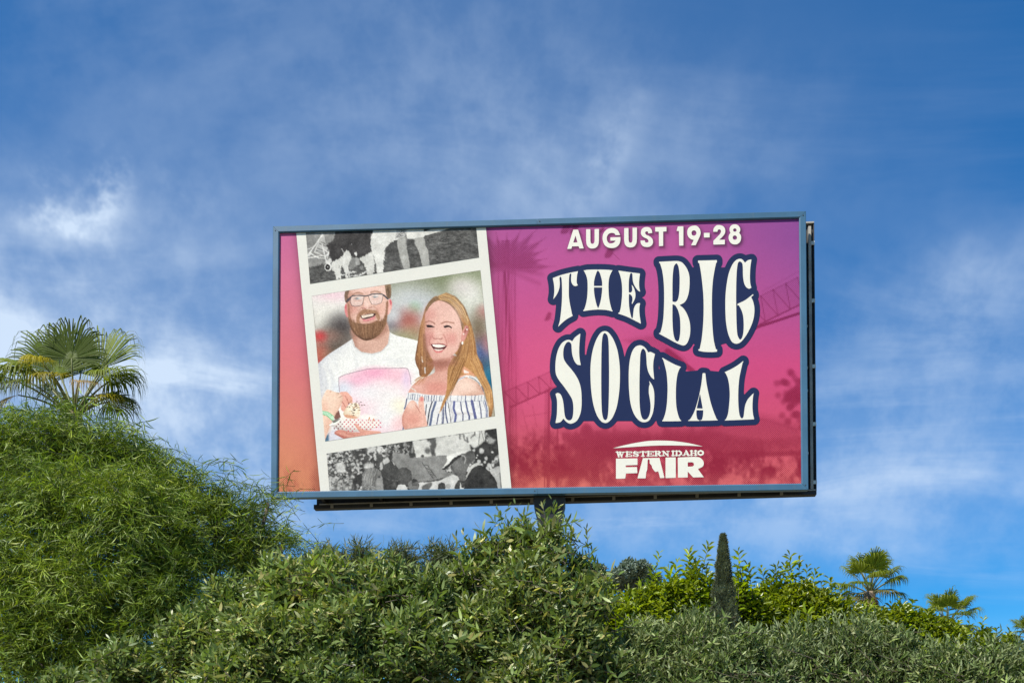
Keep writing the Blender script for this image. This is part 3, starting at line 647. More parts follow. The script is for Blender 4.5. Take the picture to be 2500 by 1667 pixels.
    p.poly('618,968! 720,984 850,944 940,895! 920,965 800,1015 680,1030', (216, 128, 134), 1.5)
    p.ell(735, 600, 62, 110, (232, 198, 188), .8, .9); p.ell(700, 690, 60, 30, (226, 172, 160), .8, .7); p.line('630,715 680,712 715,730', 22, (150, 86, 78), 2.2, .8); p.line('790,712 830,700 862,682', 20, (158, 96, 86), 2.2, .7); p.ell(650, 620, 26, 80, (196, 140, 126), .8, .5)
    p.line('610,690 560,770 520,860', 20, (180, 118, 104), 3, .5); p.line('900,660 980,730 1040,820', 20, (186, 124, 108), 3, .5)
    p.line('395,400 470,352 560,345 640,372', 36, (166, 120, 100), 3, .8); p.line('840,335 930,306 1000,315 1070,345', 34, (164, 118, 96), 3, .8)
    p.ell(330, 700, 70, 300, (178, 122, 106), .9, .5); p.ell(1120, 640, 80, 200, (230, 184, 168), .9, .5); p.ell(720, 1020, 60, 20, (190, 120, 116), .8, .5); p.ell(760, 230, 260, 50, (236, 202, 192), .9, .6)
    p.poly('350,450! 400,420 560,412 672,425! 665,510 635,620 560,655 450,670 385,640 352,560', (222, 196, 190), 1.5, .75)
    p.poly('782,420! 860,385 1000,372 1125,395! 1118,500 1080,590 960,620 865,615 815,530', (226, 200, 194), 1.5, .75)
    p.ell(510, 485, 70, 30, (148, 132, 132), .5, .8); p.ell(515, 480, 26, 22, (110, 122, 132), .4, .8); p.ell(940, 440, 70, 28, (152, 140, 140), .5, .8); p.ell(930, 438, 26, 22, (112, 124, 134), .4, .8); p.ell(560, 470, 50, 30, (226, 232, 236), .6, .5); p.ell(960, 420, 60, 26, (228, 232, 236), .6, .5)
    p.line('430,530 520,545 600,520', 12, (196, 130, 122), 2, .7); p.line('870,490 940,515 1020,480', 12, (196, 130, 122), 2, .7)
    p.line('350,455 343,560 385,645 460,672 580,655 638,620 668,500 675,430', 12, (92, 78, 80), .9, .9); p.line('780,420 812,530 862,618 960,625 1080,592 1118,500 1128,400', 11, (98, 84, 84), .9, .85)
    p.line('270,520 345,452 400,416 560,406 672,420 705,425 780,410 850,382 1000,366 1100,376 1150,402', 24, (62, 68, 78), .9, 1)
    p.line('1140,400 1180,430 1242,490', 38, (74, 72, 80), 1, .95); p.line('262,545 300,525 345,470', 42, (84, 74, 84), 1.2, .95)
    # the woman: hair behind, neck, blouse
    p.z = lambda q: np.asarray(q, float); p.k = 1.0
    HAIR = (178, 122, 72)
    p.poly('1089,716 1106,723 1124,738 1136,755 1144,775 1151,795 1160,835 1166,870 1178,890 1184,921 1197,943 1203,968 1205,985 1199,1018 1192,1018 1195,994 1189,968 1179,936 1160,905 1130,880 1090,840 1060,760 1068,728', HAIR, 1.6, e=((104, 64, 38), 9, .7, (1, .2)))
    p.poly('1045,742 1037,757 1030,785 1024,810 1019,840 1014,870 1014,880 1017,892 1023,904 1025,917 1040,920 1054,906 1060,890 1052,868 1041,845 1036,815 1040,780 1060,730', (156, 104, 64), 1.4, e=((92, 56, 36), 6, .7, (-1, .2)))
    p.zoom(980, 860, 7.842)
    p.poly('560,60! 620,200 640,380 470,470 330,540 210,640 120,780! 400,830 700,840 960,840 1200,600 1330,330 1300,200 1000,60!', (220, 164, 150), 1.5, e=((160, 100, 86), 12, .6, (-.2, -1)))
    p.ell(650, 680, 260, 110, (214, 136, 124), .8, .7); p.ell(760, 260, 160, 90, (176, 112, 96), .8, .8); p.ell(350, 680, 120, 80, (222, 170, 158), .8, .7)
    p.poly('960,830! 1000,700 1080,570 1180,512 1300,500 1430,560 1540,680 1590,800 1590,840!', (232, 196, 181), 1.5, e=((188, 132, 112), 10, .8, (1, .3))); p.ell(1250, 640, 150, 90, (238, 208, 194), .8, .7); p.ell(1220, 400, 110, 70, (232, 172, 140), .8, .7)
    p.poly('115,775! 280,772 450,805 700,820 1000,825 1300,832 1575,812! 1610,900 1650,1000 1680,1300 1680,1500! 20,1500! 40,1100 75,950', (222, 222, 226), 1.4)
    p.ell(1200, 1120, 160, 60, (240, 238, 238), .8, .6); p.line('1050,1175 1250,1165 1380,1190', 40, (188, 178, 180), 5, .5); p.line('110,885 450,945 800,930 1100,945 1600,925', 16, (170, 172, 184), 2.5, .6); p.line('960,950 930,1050 960,1120 990,1200 940,1320', 30, (176, 172, 178), 4, .6)
    NV = (64, 72, 112)
    for x in (130, 180, 215, 255, 310, 350, 400, 445, 480, 515, 575, 625, 670, 735, 770, 880, 940, 1080, 1150, 1225, 1340, 1405, 1470, 1530, 1590):
        yb_ = 775 + (x - 110) * .13 if x < 450 else 822; yb_ = min(yb_, 830); wd = 8 + 14 * ((x * 37) % 10) / 10
        p.line(f'{x+8},{yb_+6} {x-4},{yb_+108}', wd, NV if x % 3 else (92, 100, 124), .8, .85)
    for L, wd, c in [('590,945 540,1100 495,1390', 24, (40, 44, 62)), ('655,955 590,1150 550,1400', 44, (84, 98, 136)), ('715,1180 690,1300 675,1400', 20, NV), ('775,1080 785,1200 775,1380', 12, NV), ('800,1040 810,1200 797,1370', 22, NV), ('850,945 842,1100 860,1240 885,1350', 26, NV), ('890,955 925,1150 950,1340', 12, (50, 54, 70)),
                     ('1012,950 1000,1080 1042,1200 1025,1340', 42, (84, 92, 150)), ('1135,955 1150,1110 1180,1180 1178,1320', 22, NV), ('1232,940 1265,1120 1300,1220 1300,1300', 32, (78, 84, 130)), ('1350,935 1390,1120 1425,1290', 52, (82, 88, 142)), ('1490,935 1520,1100 1532,1270', 20, NV), ('1600,940 1642,1100 1640,1250', 20, (84, 100, 150)), ('1570,950 1620,1110 1620,1250', 8, NV), ('480,1000 470,1100 460,1200', 20, (60, 64, 80)), ('70,1350 40,1420 30,1480', 22, NV), ('100,900 90,1000 60,1080', 24, (70, 82, 120))]:
        p.line(L, wd, c, .9, .9)
    p.line('940,800 990,670 1090,530 1240,455 1400,490 1515,600 1580,740', 34, (226, 224, 224), 1, 1); p.line('955,790 1000,660 1100,515 1220,470', 8, NV, .7, .8); p.line('1300,470 1400,510 1500,600', 8, NV, .7, .8); p.line('1540,650 1575,740', 26, (60, 62, 84), .8, .7); p.line('180,680 240,715 280,750', 20, (214, 212, 206), 1, .9)
    # front locks
    p.poly('1000,110 900,280 880,480 875,620 850,800 770,1000 722,1175! 800,1050 880,870 960,680 1060,500 1200,430 1380,440 1500,520 1580,680 1620,850 1680,1000 1680,1220! 1720,1220 1760,960 1750,830 1690,640 1560,380 1450,60 1250,0', (190, 138, 84), 1.6, e=((120, 76, 44), 8, .5, (.6, .6)))
    p.poly('1180,270 1330,360 1420,470 1300,430 1170,400', (226, 160, 124), 2, .9); p.poly('1190,330! 1300,385 1210,400', (240, 230, 226), 1.2, .9)
    p.strands(r, (['1040,60 930,300 890,560', '1150,20 1000,330 900,640', '1240,20 1090,400 930,800', '1250,60 1100,470 760,1090'], 200), 8, [(212, 162, 106), (140, 94, 54), (190, 138, 84), (122, 80, 46)], .42, 16)
    p.strands(r, (['1290,40 1420,400 1600,700 1690,1150', '1350,0 1520,430 1690,760 1720,1160', '1420,20 1580,430 1740,800 1700,1200'], 200), 8, [(214, 160, 100), (140, 92, 52), (196, 140, 84), (232, 186, 128)], .42, 14)
    p.strands(r, (['290,20 320,200 360,400', '400,20 400,200 420,400', '520,60 500,250 470,420'], 140), 10, [(120, 78, 50), (196, 148, 100), (150, 98, 60)], .45, 16)
    p.strands(r, (['430,430 300,500 200,620', '470,440 420,560 290,680'], 16), 10, [(190, 130, 80), (170, 112, 70)], .6, 12)
    p.line('395,90 405,190', 20, (220, 218, 220), 1, .8); p.line('450,300 455,400', 26, (214, 210, 214), 1.2, .8)
    # her face
    p.zoom(1000, 700, 8.252)
    p.poly('330,500 400,380 520,300 640,280 790,320 910,430 990,560 1030,700 1055,850 1062,960 1035,1100 985,1250 900,1355 760,1455 620,1505 500,1482 420,1390 330,1230 285,1060 280,950 300,800 310,650', (228, 180, 168), 1.6, e=((186, 124, 112), 8, .55, (-.7, .7)))
    for cx, cy, rx, ry, c, a in [(640, 480, 260, 150, (224, 178, 168), .8), (420, 560, 110, 120, (214, 148, 140), .6), (400, 1000, 110, 110, (212, 140, 134), .75), (850, 1040, 140, 130, (216, 146, 138), .75), (880, 780, 120, 110, (226, 180, 168), .7), (580, 1400, 130, 70, (226, 176, 164), .8), (1000, 1000, 60, 200, (224, 178, 166), .5), (720, 1470, 160, 40, (190, 130, 114), .6), (330, 1150, 50, 140, (196, 134, 122), .6)]: p.ell(cx, cy, rx, ry, c, .8, a)
    p.poly('1125,790 1175,795 1192,870 1165,960 1130,1040 1085,1105 1042,1085 1050,960 1085,860', (208, 136, 128), 1.4); p.ell(1120, 900, 24, 60, (150, 76, 70), .7, .7, .3); p.ell(1155, 830, 18, 40, (160, 88, 80), .7, .6)
    p.poly('585,255 650,245 780,300 900,400 980,520 1030,640 1090,760 1130,800 1110,850 1060,860 1020,700 960,560 870,430 770,340 660,290', (128, 98, 74), 2.0, .95)
    p.poly('590,250 560,200 640,160 740,132 830,160 960,260 1080,410 1160,560 1210,740 1180,800 1130,740 1050,600 960,450 850,330 720,265', (188, 144, 98), 2.0)
    p.poly('590,250 540,190 470,225 380,330 320,470 290,560 330,510 400,390 500,310', (150, 116, 84), 2.0)
    p.strands(r, (['600,250 780,290 950,430 1080,680', '610,215 820,260 1000,420 1140,700', '680,165 880,230 1060,420 1190,760', '740,140 920,220 1100,430 1220,800'], 320), 8, [(226, 188, 140), (136, 100, 68), (190, 148, 100), (104, 76, 54), (206, 154, 86), (236, 204, 158)], .40, 14)
    p.strands(r, (['590,250 480,290 390,390 325,500', '560,200 440,260 350,370 300,520'], 45), 12, [(184, 146, 106), (110, 84, 62)], .5, 9)
    p.strands(r, (['1080,780 1100,1000 1060,1200 960,1400', '1180,800 1200,1050 1180,1300 1120,1560', '1210,760 1280,1000 1330,1300 1380,1560'], 240), 9, [(206, 148, 88), (116, 74, 44), (182, 128, 76), (224, 176, 118)], .42, 16)
    p.strands(r, (['290,560 230,760 180,1050 140,1500', '310,700 270,900 240,1200 220,1550', '290,1000 300,1200 360,1400 440,1560'], 200), 9, [(190, 136, 84), (112, 70, 46), (150, 98, 60), (208, 158, 106)], .45, 14)
    p.line('300,980 315,1200 370,1400', 60, (100, 62, 42), 6, .5); p.line('1045,1150 1000,1340 900,1500', 70, (112, 70, 46), 6, .55); p.line('1190,900 1200,1100 1170,1350', 40, (120, 76, 48), 6, .4)
    p.poly('1125,790 1175,795 1192,870 1165,960 1130,1040 1085,1105 1042,1085 1050,960 1085,860', (214, 146, 136), 1.4, e=((160, 92, 84), 4, .6, (1, .2))); p.ell(1120, 900, 22, 55, (156, 84, 78), .7, .7, .3); p.ell(1155, 835, 14, 34, (166, 96, 88), .7, .6)
    p.ell(345, 930, 70, 380, (196, 136, 126), .9, .55); p.ell(900, 620, 150, 220, (236, 196, 184), .9, .5); p.ell(640, 1540, 260, 60, (158, 100, 86), .8, .7); p.ell(500, 1390, 90, 60, (206, 150, 138), .8, .5)
    p.line('335,712 395,692 445,705 505,748', 22, (158, 104, 90), 2, .8); p.line('640,745 700,715 760,708 890,735', 24, (158, 106, 90), 2, .8)
    p.poly('335,775! 380,770 440,778 515,818! 440,822 360,818', (52, 36, 36), 1.0); p.poly('685,795! 745,778 800,785 855,820! 845,840 790,815 720,830 690,815', (52, 36, 36), 1.0)
    p.line('350,850 430,855 500,835', 14, (196, 130, 124), 2.5, .7); p.line('700,860 780,855 850,860', 14, (196, 130, 124), 2.5, .7)
    p.ell(560, 960, 44, 90, (232, 186, 176), .8, .8); p.ell(560, 1000, 60, 26, (230, 180, 170), .7, .7); p.line('480,1035 520,1050 570,1048', 16, (164, 94, 88), 2, .8); p.line('590,1052 640,1055 660,1035', 16, (160, 90, 84), 2, .8); p.line('470,930 455,1000 475,1030', 14, (192, 126, 118), 2.5, .7); p.line('430,1010 400,1090 405,1180', 18, (184, 112, 106), 3, .7); p.line('680,960 730,1060 755,1160', 18, (186, 114, 106), 3, .7)
    p.poly('425,1158! 560,1146 680,1156 755,1190! 705,1255 600,1290 500,1272 452,1215', (96, 36, 38), 1.2)
    p.line('425,1158 560,1146 680,1156 755,1190', 18, (190, 106, 104), 1.2, .8)
    p.poly('455,1162! 600,1162 735,1190! 650,1222 560,1228 478,1200', (242, 234, 226), 1.0); p.poly('485,1250! 590,1264 680,1250! 640,1285 540,1288', (230, 216, 208), 1.0)
    for x in (520, 570, 625, 680): p.line(f'{x},1170 {x},1215', 4, (196, 170, 160), .6, .5)
    p.poly('468,1268! 580,1298 695,1262! 640,1325 540,1332', (216, 124, 122), 1.5)
    p.ell(1155, 862, 12, 14, (250, 250, 248), .3); p.ell(1088, 955, 16, 18, (238, 220, 212), .4, .9); p.ell(1065, 1135, 18, 32, (250, 248, 244), .35)
    # freckles
    for _ in range(130):
        x, y = r.normal(600, 170), r.normal(1000, 150); p.ell(x, y, 5, 5, (186, 116, 104), .6, .35)
    # her hand
    p.zoom(980, 860, 7.842)
    p.poly('15,1250 50,1130 120,1000 180,930 240,925 300,985 328,1060! 325,960 345,870 390,838 430,870 432,980 445,1100 470,1250 505,1420! 420,1520! 100,1520! 30,1420', (230, 180, 164), 1.4, e=((184, 112, 98), 8, .7, (-.6, .7)))
    p.ell(220, 1280, 170, 130, (216, 142, 128), .8, .7); p.ell(390, 900, 30, 40, (218, 116, 116), .7, .8); p.ell(180, 1010, 70, 60, (240, 208, 196), .8, .7); p.line('270,1010 320,1080 360,1160', 14, (170, 92, 84), 2, .6); p.line('330,1060 400,1010', 8, (190, 120, 110), 1.5, .5); p.ell(420, 1300, 50, 120, (228, 178, 164), .8, .6)
    # his hands, the tray and the ice cream
    p.zoom(770, 860, 7.126)
    p.poly('150,1500! 240,1400! 280,1600! 140,1600!', (76, 112, 140), 3); p.poly('240,1400 350,1350 420,1450 560,1520 500,1600! 240,1600!', (206, 204, 220), 3, .9)
    p.poly('110,850 140,760 195,655 250,655 340,690 440,710 490,770 465,880 415,980 340,1120 300,1190 250,1290 175,1520! 150,1400 110,1100', (236, 202, 182), 1.4, e=((190, 132, 112), 8, .8, (.7, .6)))
    p.ell(200, 850, 90, 110, (240, 208, 190), .8, .7); p.ell(160, 1000, 60, 120, (226, 172, 152), .8, .6); p.ell(220, 1280, 50, 120, (222, 172, 152), .8, .6); p.line('260,690 275,680', 16, (200, 140, 122), 2, .6); p.line('370,715 405,710 405,735', 8, (140, 110, 96), 1.2, .8)
    p.poly('425,700 540,688 600,740 645,800 640,880 585,890 550,970 500,1030 445,985 470,860 480,780', (229, 168, 152), 1.4); p.line('470,860 530,960', 14, (176, 104, 92), 1.6, .7); p.line('520,760 585,890', 14, (180, 108, 96), 1.6, .7); p.line('410,790 460,760', 10, (150, 110, 96), 1.2, .7)
    p.poly('122,1015! 220,1035 325,1110! 305,1195 205,1108 122,1078!', (186, 226, 196), 1.0); p.line('125,1022 220,1042 320,1112', 10, (92, 176, 118), .8, .9); p.line('125,1075 205,1105 300,1185', 12, (92, 176, 118), .8, .9)
    for q in range(6): p.line(f'{150+26*q},{1040+9*q} {144+26*q},{1066+9*q}', 7, (66, 150, 104), .7, .8)
    p.poly('330,1130 410,1010 450,1100 470,1150 380,1180', (120, 72, 62), 2, .9)
    p.poly('410,1000 430,975 455,1020 470,1130 450,1150', (238, 232, 226), 1.2)
    p.poly('250,1265! 330,1190 430,1140 520,1120 800,1180 1112,1190! 1095,1270 1000,1335 850,1365 640,1385 420,1355 320,1300', (234, 230, 225), 1.2, e=((160, 150, 150), 8, .8, (-.6, .8)))
    p.line('252,1265 330,1240 400,1190 435,1150', 26, (236, 240, 236), 1, 1); p.line('320,1225 385,1185', 14, (110, 176, 128), 1, .8); p.poly('290,1195 400,1150 430,1165 330,1225', (96, 84, 82), 2, .7)
    for i in range(12):
        for j in range(6):
            x = 330 + i * 70 + (j % 2) * 35; y = 1175 + j * 38 + (x - 500) * .02
            if y < 1150 + 0.0 * x or (x < 500 and y < 1180 + (500 - x) * .4) or y > 1375 - abs(x - 640) * .12: continue
            p.line(f'{x-8},{y-8} {x+8},{y+8}', 9, (206, 52, 78) if x > 480 else (120, 40, 60), .7, .9); p.line(f'{x+8},{y-8} {x-8},{y+8}', 9, (206, 52, 78) if x > 480 else (120, 40, 60), .7, .9)
    p.poly('488,1085 520,990 570,930 640,885 720,880 770,945 785,1050 745,1135 600,1110', (243, 230, 210), 1.4, e=((196, 164, 130), 7, .8, (-.7, .7))); p.poly('500,1090 620,1095 745,1130 700,1155 540,1135', (218, 160, 130), 1.6)
    p.ell(900, 1130, 160, 50, (240, 238, 234), .6, .9)
    for _ in range(60):
        x, y = r.normal(680, 60), r.normal(960, 55); p.ell(x, y, 9 + 6 * r.random(), 7, [(96, 58, 44), (150, 92, 60), (60, 40, 36), (216, 180, 140)][r.integers(4)], .4, .85)
    for x, y in ((945, 1150), (1015, 1175), (940, 1165)): p.line(f'{x},{y-18} {x-14},{y+18}', 16, (206, 120, 56), .8, .9)
    p.poly('335,1405 395,1350 470,1350 620,1385 780,1392! 690,1275 700,1235 740,1260 820,1340 1000,1365 1140,1385 1150,1480! 900,1520 600,1540 450,1480', (228, 166, 150), 1.4, e=((160, 86, 76), 8, .85, (-.5, .8)))
    p.line('345,1410 440,1450 560,1490 640,1500', 26, (180, 100, 88), 3, .7); p.line('470,1360 560,1420 700,1440', 16, (188, 110, 98), 2.5, .6); p.line('700,1265 770,1370 860,1410', 12, (196, 120, 106), 2, .5); p.ell(400, 1385, 50, 24, (206, 128, 116), .7, .8)
    # broad uneven tone of a real photograph, fine print grain and the thin dark key line at the border
    g_ = (vnoise(p.X, p.Y, 1.3, 3) - .5) * 16 + (vnoise(p.X, p.Y, 2.6, 9) - .5) * 8
    p.C = 128 + (p.C - 128) * 1.08 + ((fbm(p.X, p.Y, 26, 91) - .5) * 9)[:, None]; gy = p.C @ np.array([.3, .59, .11]); p.C = gy[:, None] + (p.C - gy[:, None]) * .88 + g_[:, None] * 1.8; p.X, p.Y = p.X0, p.Y0
    p.z = lambda q: np.asarray(q, float); p.k = 1.0
    p.line([(761, 723), (1173, 660)], 1.2, (70, 58, 54), .8, .6, True); p.line([(1173, 660), (1208, 1016)], 1.2, (80, 70, 66), .8, .5, True); p.line([(761, 723), (770, 800)], 1.2, (80, 70, 66), .8, .4, True)
    return p.C

def paint_top(X, Y):
    p = Paint(X, Y, (80, 80, 80)); r = np.random.default_rng(6)
    n_ = fbm(p.X, p.Y * 2.2, 6, 4); p.C[:] = (50 + 66 * n_)[:, None]; p.warp(2.2, 3.4)
    p.zoom(740, 550, 10.4545)
    p.poly('0,100! 950,100! 760,380 640,520 660,900 150,1060 0,1080!', (136, 136, 136), 6); p.poly('100,1000 560,920 600,960 160,1080', (150, 150, 150), 4, .8); p.poly('80,140! 300,140! 280,420 100,560', (122, 122, 122), 6, .7); p.line('400,180 500,170', 30, (190, 190, 190), 3, .8)
    p.poly('860,80! 1880,80! 1760,250 1735,600 1745,690 1500,800 1350,835 1230,785 1110,640 1010,815 860,910 750,940 690,800 670,640 600,520 760,400', (56, 54, 55), 2.5)
    p.warp(.6, 3.0)
    p.poly('490,230 540,260 560,380 590,500 560,540 640,600 480,700 300,690 380,500 430,330', (188, 188, 188), 2.5)
    for L in ('470,430 570,480', '430,480 560,530', '360,590 500,640', '330,650 480,690'): p.line(L, 26, (110, 110, 110), 1.8, .8)
    for L, wd in [('500,240 120,780', 34), ('400,420 290,690 580,810 650,700 530,620', 24), ('480,480 600,950', 30), ('200,730 400,840 580,850', 28), ('130,840 650,760 660,680', 26), ('650,700 620,850', 22), ('150,800 210,700', 22), ('120,620 260,560 330,480', 18)]: p.line(L, wd, (216, 216, 216), 1.2, .95)
    p.poly('560,950 680,850 720,860 720,960 640,980', (206, 206, 206), 1.6); p.ell(640, 1070, 92, 105, (214, 214, 214), .1); p.ell(628, 1072, 62, 78, (40, 40, 40), .12); p.ell(630, 1072, 10, 12, (220, 220, 220), .4)
    W_ = (206, 206, 204); p.warp(1.7, 3.0)
    p.poly('745,960 870,880 1005,800 1005,950 968,1100 975,1400! 850,1400! 800,1210 735,1130', W_, 1.8); p.poly('1105,645 1245,800 1185,950 1160,1060 1215,1360! 1105,1370! 1040,1120 978,985 1010,830', W_, 1.8)
    p.poly('1450,860 1560,790 1740,685 1800,800 1825,1000 1822,1160 1790,1280! 1650,1290! 1600,1100 1550,980', W_, 1.8)
    p.poly('1850,80! 2400,60! 2400,380 2250,440 2115,540 2105,700 2070,900 2040,1230! 1885,1260! 1855,1000 1805,800 1745,640 1728,400 1760,230', (214, 214, 212), 2.2); p.poly('2120,560 2350,400 2500,380! 2500,700! 2110,700', (66, 66, 66), 3, .9)
    p.poly('1220,860 1320,830 1350,1040 1180,1130', (140, 140, 140), 2.5, .8); p.poly('1340,840 1430,850 1440,1010 1350,1020', (170, 170, 170), 2, .9); p.ell(1355, 740, 36, 46, (206, 206, 206), .4); p.ell(1500, 1090, 60, 50, (150, 150, 150), .5, .8)
    for L in ('1190,1215 1340,1185', '980,1270 1060,1265', '1220,1300 1420,1285 1610,1190'): p.line(L, 34, (204, 204, 204), 1.5, .95)
    p.line('985,605 1050,690', 24, (180, 180, 180), 1.5, .8); p.ell(1228, 500, 14, 30, (170, 170, 170), .6, .8); p.line('905,1340 915,1400', 24, (70, 70, 70), 1.2, .9); p.line('1130,1240 1165,1350', 20, (70, 70, 70), 1.2, .9); p.ell(925, 1060, 14, 18, (80, 80, 80), .5, .7)
    p.line('1850,560 1790,640', 40, (170, 170, 170), 4, .4)
    p.zoom(950, 540, 9.8)
    p.poly('-100,100! 230,100! 195,330 110,440 0,560 -100,640', (214, 214, 212), 2); p.warp(.6, 3.0); p.poly('180,150! 400,150! 405,340 330,385 140,455 170,330', (178, 178, 178), 1.5)
    for L in ('180,220 260,200 320,250', '190,380 290,270 380,210', '270,330 350,280 360,190', '220,300 300,360', '360,260 390,330', '170,385 260,370 330,340'): p.line(L, 14, (92, 92, 92), 1, .8)
    p.line('130,440 240,430 340,385', 20, (232, 232, 232), 1.2, .9)
    p.poly('200,450 400,375 432,480 420,620 465,850 505,1150! 360,1180! 290,950 230,750', (164, 164, 162), 1.8); p.ell(330, 800, 50, 250, (182, 182, 180), .8, .7); p.poly('400,380 435,420 430,540 400,600', (110, 110, 110), 2, .7)
    p.poly('408,130! 812,130! 845,370 700,425 440,425', (216, 216, 214), 1.4); p.poly('590,425 825,405 870,580 930,700 955,900 975,1090! 810,1120! 740,850 700,700 620,560', (166, 166, 164), 1.8); p.ell(830, 800, 50, 220, (180, 180, 178), .8, .7); p.poly('440,440 590,440 600,540 440,560', (62, 62, 62), 3, .8)
    p.poly('830,265 1000,205 1200,120! 1680,120! 1450,185 1150,270 850,350', (210, 210, 208), 1.4)
    for L in ('1000,900 1140,885', '1180,535 1400,520', '1330,605 1400,600', '1130,925 1180,920', '2030,575 2120,570', '1250,840 1300,835', '1050,840 1100,835'): p.line(L, 14, (150, 150, 150), 1.2, .7)
    p.C += ((fbm(p.X, p.Y, 14, 17) - .5) * 46 + (vnoise(p.X, p.Y, 1.3, 13) - .5) * 30 + (vnoise(p.X, p.Y, 2.4, 19) - .5) * 12)[:, None]
    return p.C

def paint_bottom(X, Y):
    p = Paint(X, Y, (90, 90, 90)); r = np.random.default_rng(7)
    n_ = fbm(p.X, p.Y, 7, 21); p.C[:] = (58 + 150 * np.clip((n_ - .42) * 3.2, 0, 1))[:, None]; p.warp(1.6, 3.6)
    p.zoom(790, 1060, 10.4545)
    p.poly('690,440! 1090,340! 1130,500 1150,620 1000,770 820,700 740,560', (66, 66, 66), 6); p.poly('1590,240! 2300,150! 2300,590! 1700,600 1640,420', (58, 58, 58), 5, .85); p.poly('1340,290! 1370,290! 1380,460 1500,560 1440,800 1380,800 1350,600', (78, 78, 78), 4)
    p.poly('140,1100! 500,1180 760,1000 760,1300 700,1500! 140,1500!', (150, 150, 150), 10, .6)
    for _ in range(260):
        x, y = r.uniform(80, 1250), r.uniform(380, 1400); v = r.random(); p.ell(x, y, 16 + 26 * r.random(), 14 + 22 * r.random(), (196, 196, 196) if v < .55 else (70, 70, 70), .5, .75)
    for cx, cy, rx, ry in ((440, 860, 130, 130), (1160, 820, 130, 100), (1230, 390, 110, 70), (1420, 380, 50, 100), (1600, 680, 90, 80), (1480, 830, 40, 120)): p.ell(cx, cy, rx, ry, (204, 204, 204), .35, .85)
    for _ in range(90):
        x, y = r.uniform(1620, 2280), r.uniform(200, 560); p.ell(x, y, 12 + 10 * r.random(), 16 + 24 * r.random(), (176, 176, 176), .5, .65)
    p.zoom(1000, 1040, 9.8); p.warp(.9, 4.0)
    p.poly('-400,620! 60,700! 900,690! 900,830 780,1040 1100,1150! 620,1280 250,1350 -100,1400! -400,1200!', (132, 132, 132), 2.0); p.ell(560, 1000, 300, 120, (146, 146, 146), .8, .6)
    p.poly('60,360! 600,290! 1450,150! 1800,100! 1780,400 1560,560 1250,680 890,740 890,700! 100,745', (206, 206, 204), 2.5)
    p.poly('0,360! 70,360! 120,600 150,740! 0,760!', (60, 60, 60), 3); p.poly('380,290! 620,270! 640,470 600,560 620,710! 540,720! 500,600 470,420', (92, 92, 92), 4); p.ell(430, 590, 70, 70, (84, 84, 84), .5, .9); p.ell(470, 430, 40, 60, (200, 200, 200), .5, .7); p.line('90,430 60,620', 40, (196, 196, 196), 5, .7)
    for L in ('290,860 440,1080 560,1240', '440,960 640,1230', '350,930 460,950', '400,1010 520,1050', '470,1090 560,1110', '520,1150 610,1180'): p.line(L, 20, (76, 76, 76), 1.6, .8)
    p.line('150,1350 620,1300 1000,1190', 22, (84, 84, 84), 2, .8); p.poly('230,1370! 700,1300 1050,1160 1200,1280 1100,1560! 200,1560!', (206, 206, 206), 2.5); p.line('0,770 300,745 880,705', 12, (90, 90, 90), 1.5, .7); p.ell(310, 720, 34, 34, (80, 80, 80), .4)
    for L in ('1200,190 1210,310', '1290,210 1310,320 1390,380', '1380,270 1390,360', '1470,280 1560,180', '1560,120 1560,220'): p.line(L, 34, (92, 92, 92), 3, .8)
    for L in ('1680,130 1650,450', '1720,130 1780,380'): p.line(L, 16, (96, 96, 96), 2, .8)
    p.poly('1440,460 1560,520 1780,380 1880,370 1900,230 1800,120! 2100,40! 2200,600! 2050,740 1960,830 1850,1040 1700,880 1600,900 1530,700', (54, 54, 54), 4)
    p.poly('1800,170 1900,240 1880,400 1980,420 2070,330 2000,300', (190, 190, 190), 5, .8)
    for x, y, R in ((1720, 590, 60), (1540, 580, 34), (1660, 850, 44), (1830, 770, 40), (1800, 860, 34), (1900, 940, 46), (1860, 1010, 34), (1620, 700, 20), (1600, 760, 18), (1720, 920, 24), (1990, 950, 24), (1980, 620, 24), (1950, 1000, 26)): p.ell(x, y, R, R * 1.1, (206, 206, 206), .4, .9)
    p.poly('1900,1060 2000,1000 2160,960! 2260,1560! 2140,1560! 2040,1280', (176, 176, 176), 3); p.line('2020,860 2150,840', 20, (120, 120, 120), 2, .8); p.line('2020,930 2160,900', 16, (90, 90, 90), 2, .8); p.line('2160,1130 2200,1480', 30, (84, 84, 84), 4, .7)
    p.poly('765,1025! 900,830 885,730 1100,640 1450,575 1270,665 1060,765 950,885', (224, 224, 222), 1.5)
    p.poly('960,930 1050,865 1240,715 1500,585 1570,780 1440,900 1360,1080 1335,1290 1250,1310 1190,1265 1100,1130 1030,1145 1000,1050', (104, 104, 104), 1.6); p.poly('1350,640 1500,590 1560,780 1400,860', (84, 84, 84), 3, .8); p.ell(1150, 960, 80, 110, (124, 124, 124), .8, .7)
    p.poly('778,1032! 940,900 1060,768 1260,665 1245,720 1050,870 945,975 850,1042', (42, 42, 42), 1.4)
    p.line('1240,700 1310,720 1340,800 1310,890', 22, (168, 168, 168), 1.6, .9); p.ell(1290, 780, 26, 50, (60, 60, 60), .6, .8); p.line('985,935 960,1000', 12, (210, 210, 210), 1, .8); p.line('1000,960 1060,1080', 26, (60, 60, 60), 2.5, .6)
    p.poly('1620,870 1480,950 1375,1130 1335,1290! 1450,1110 1560,970 1690,930', (192, 192, 190), 1.4)
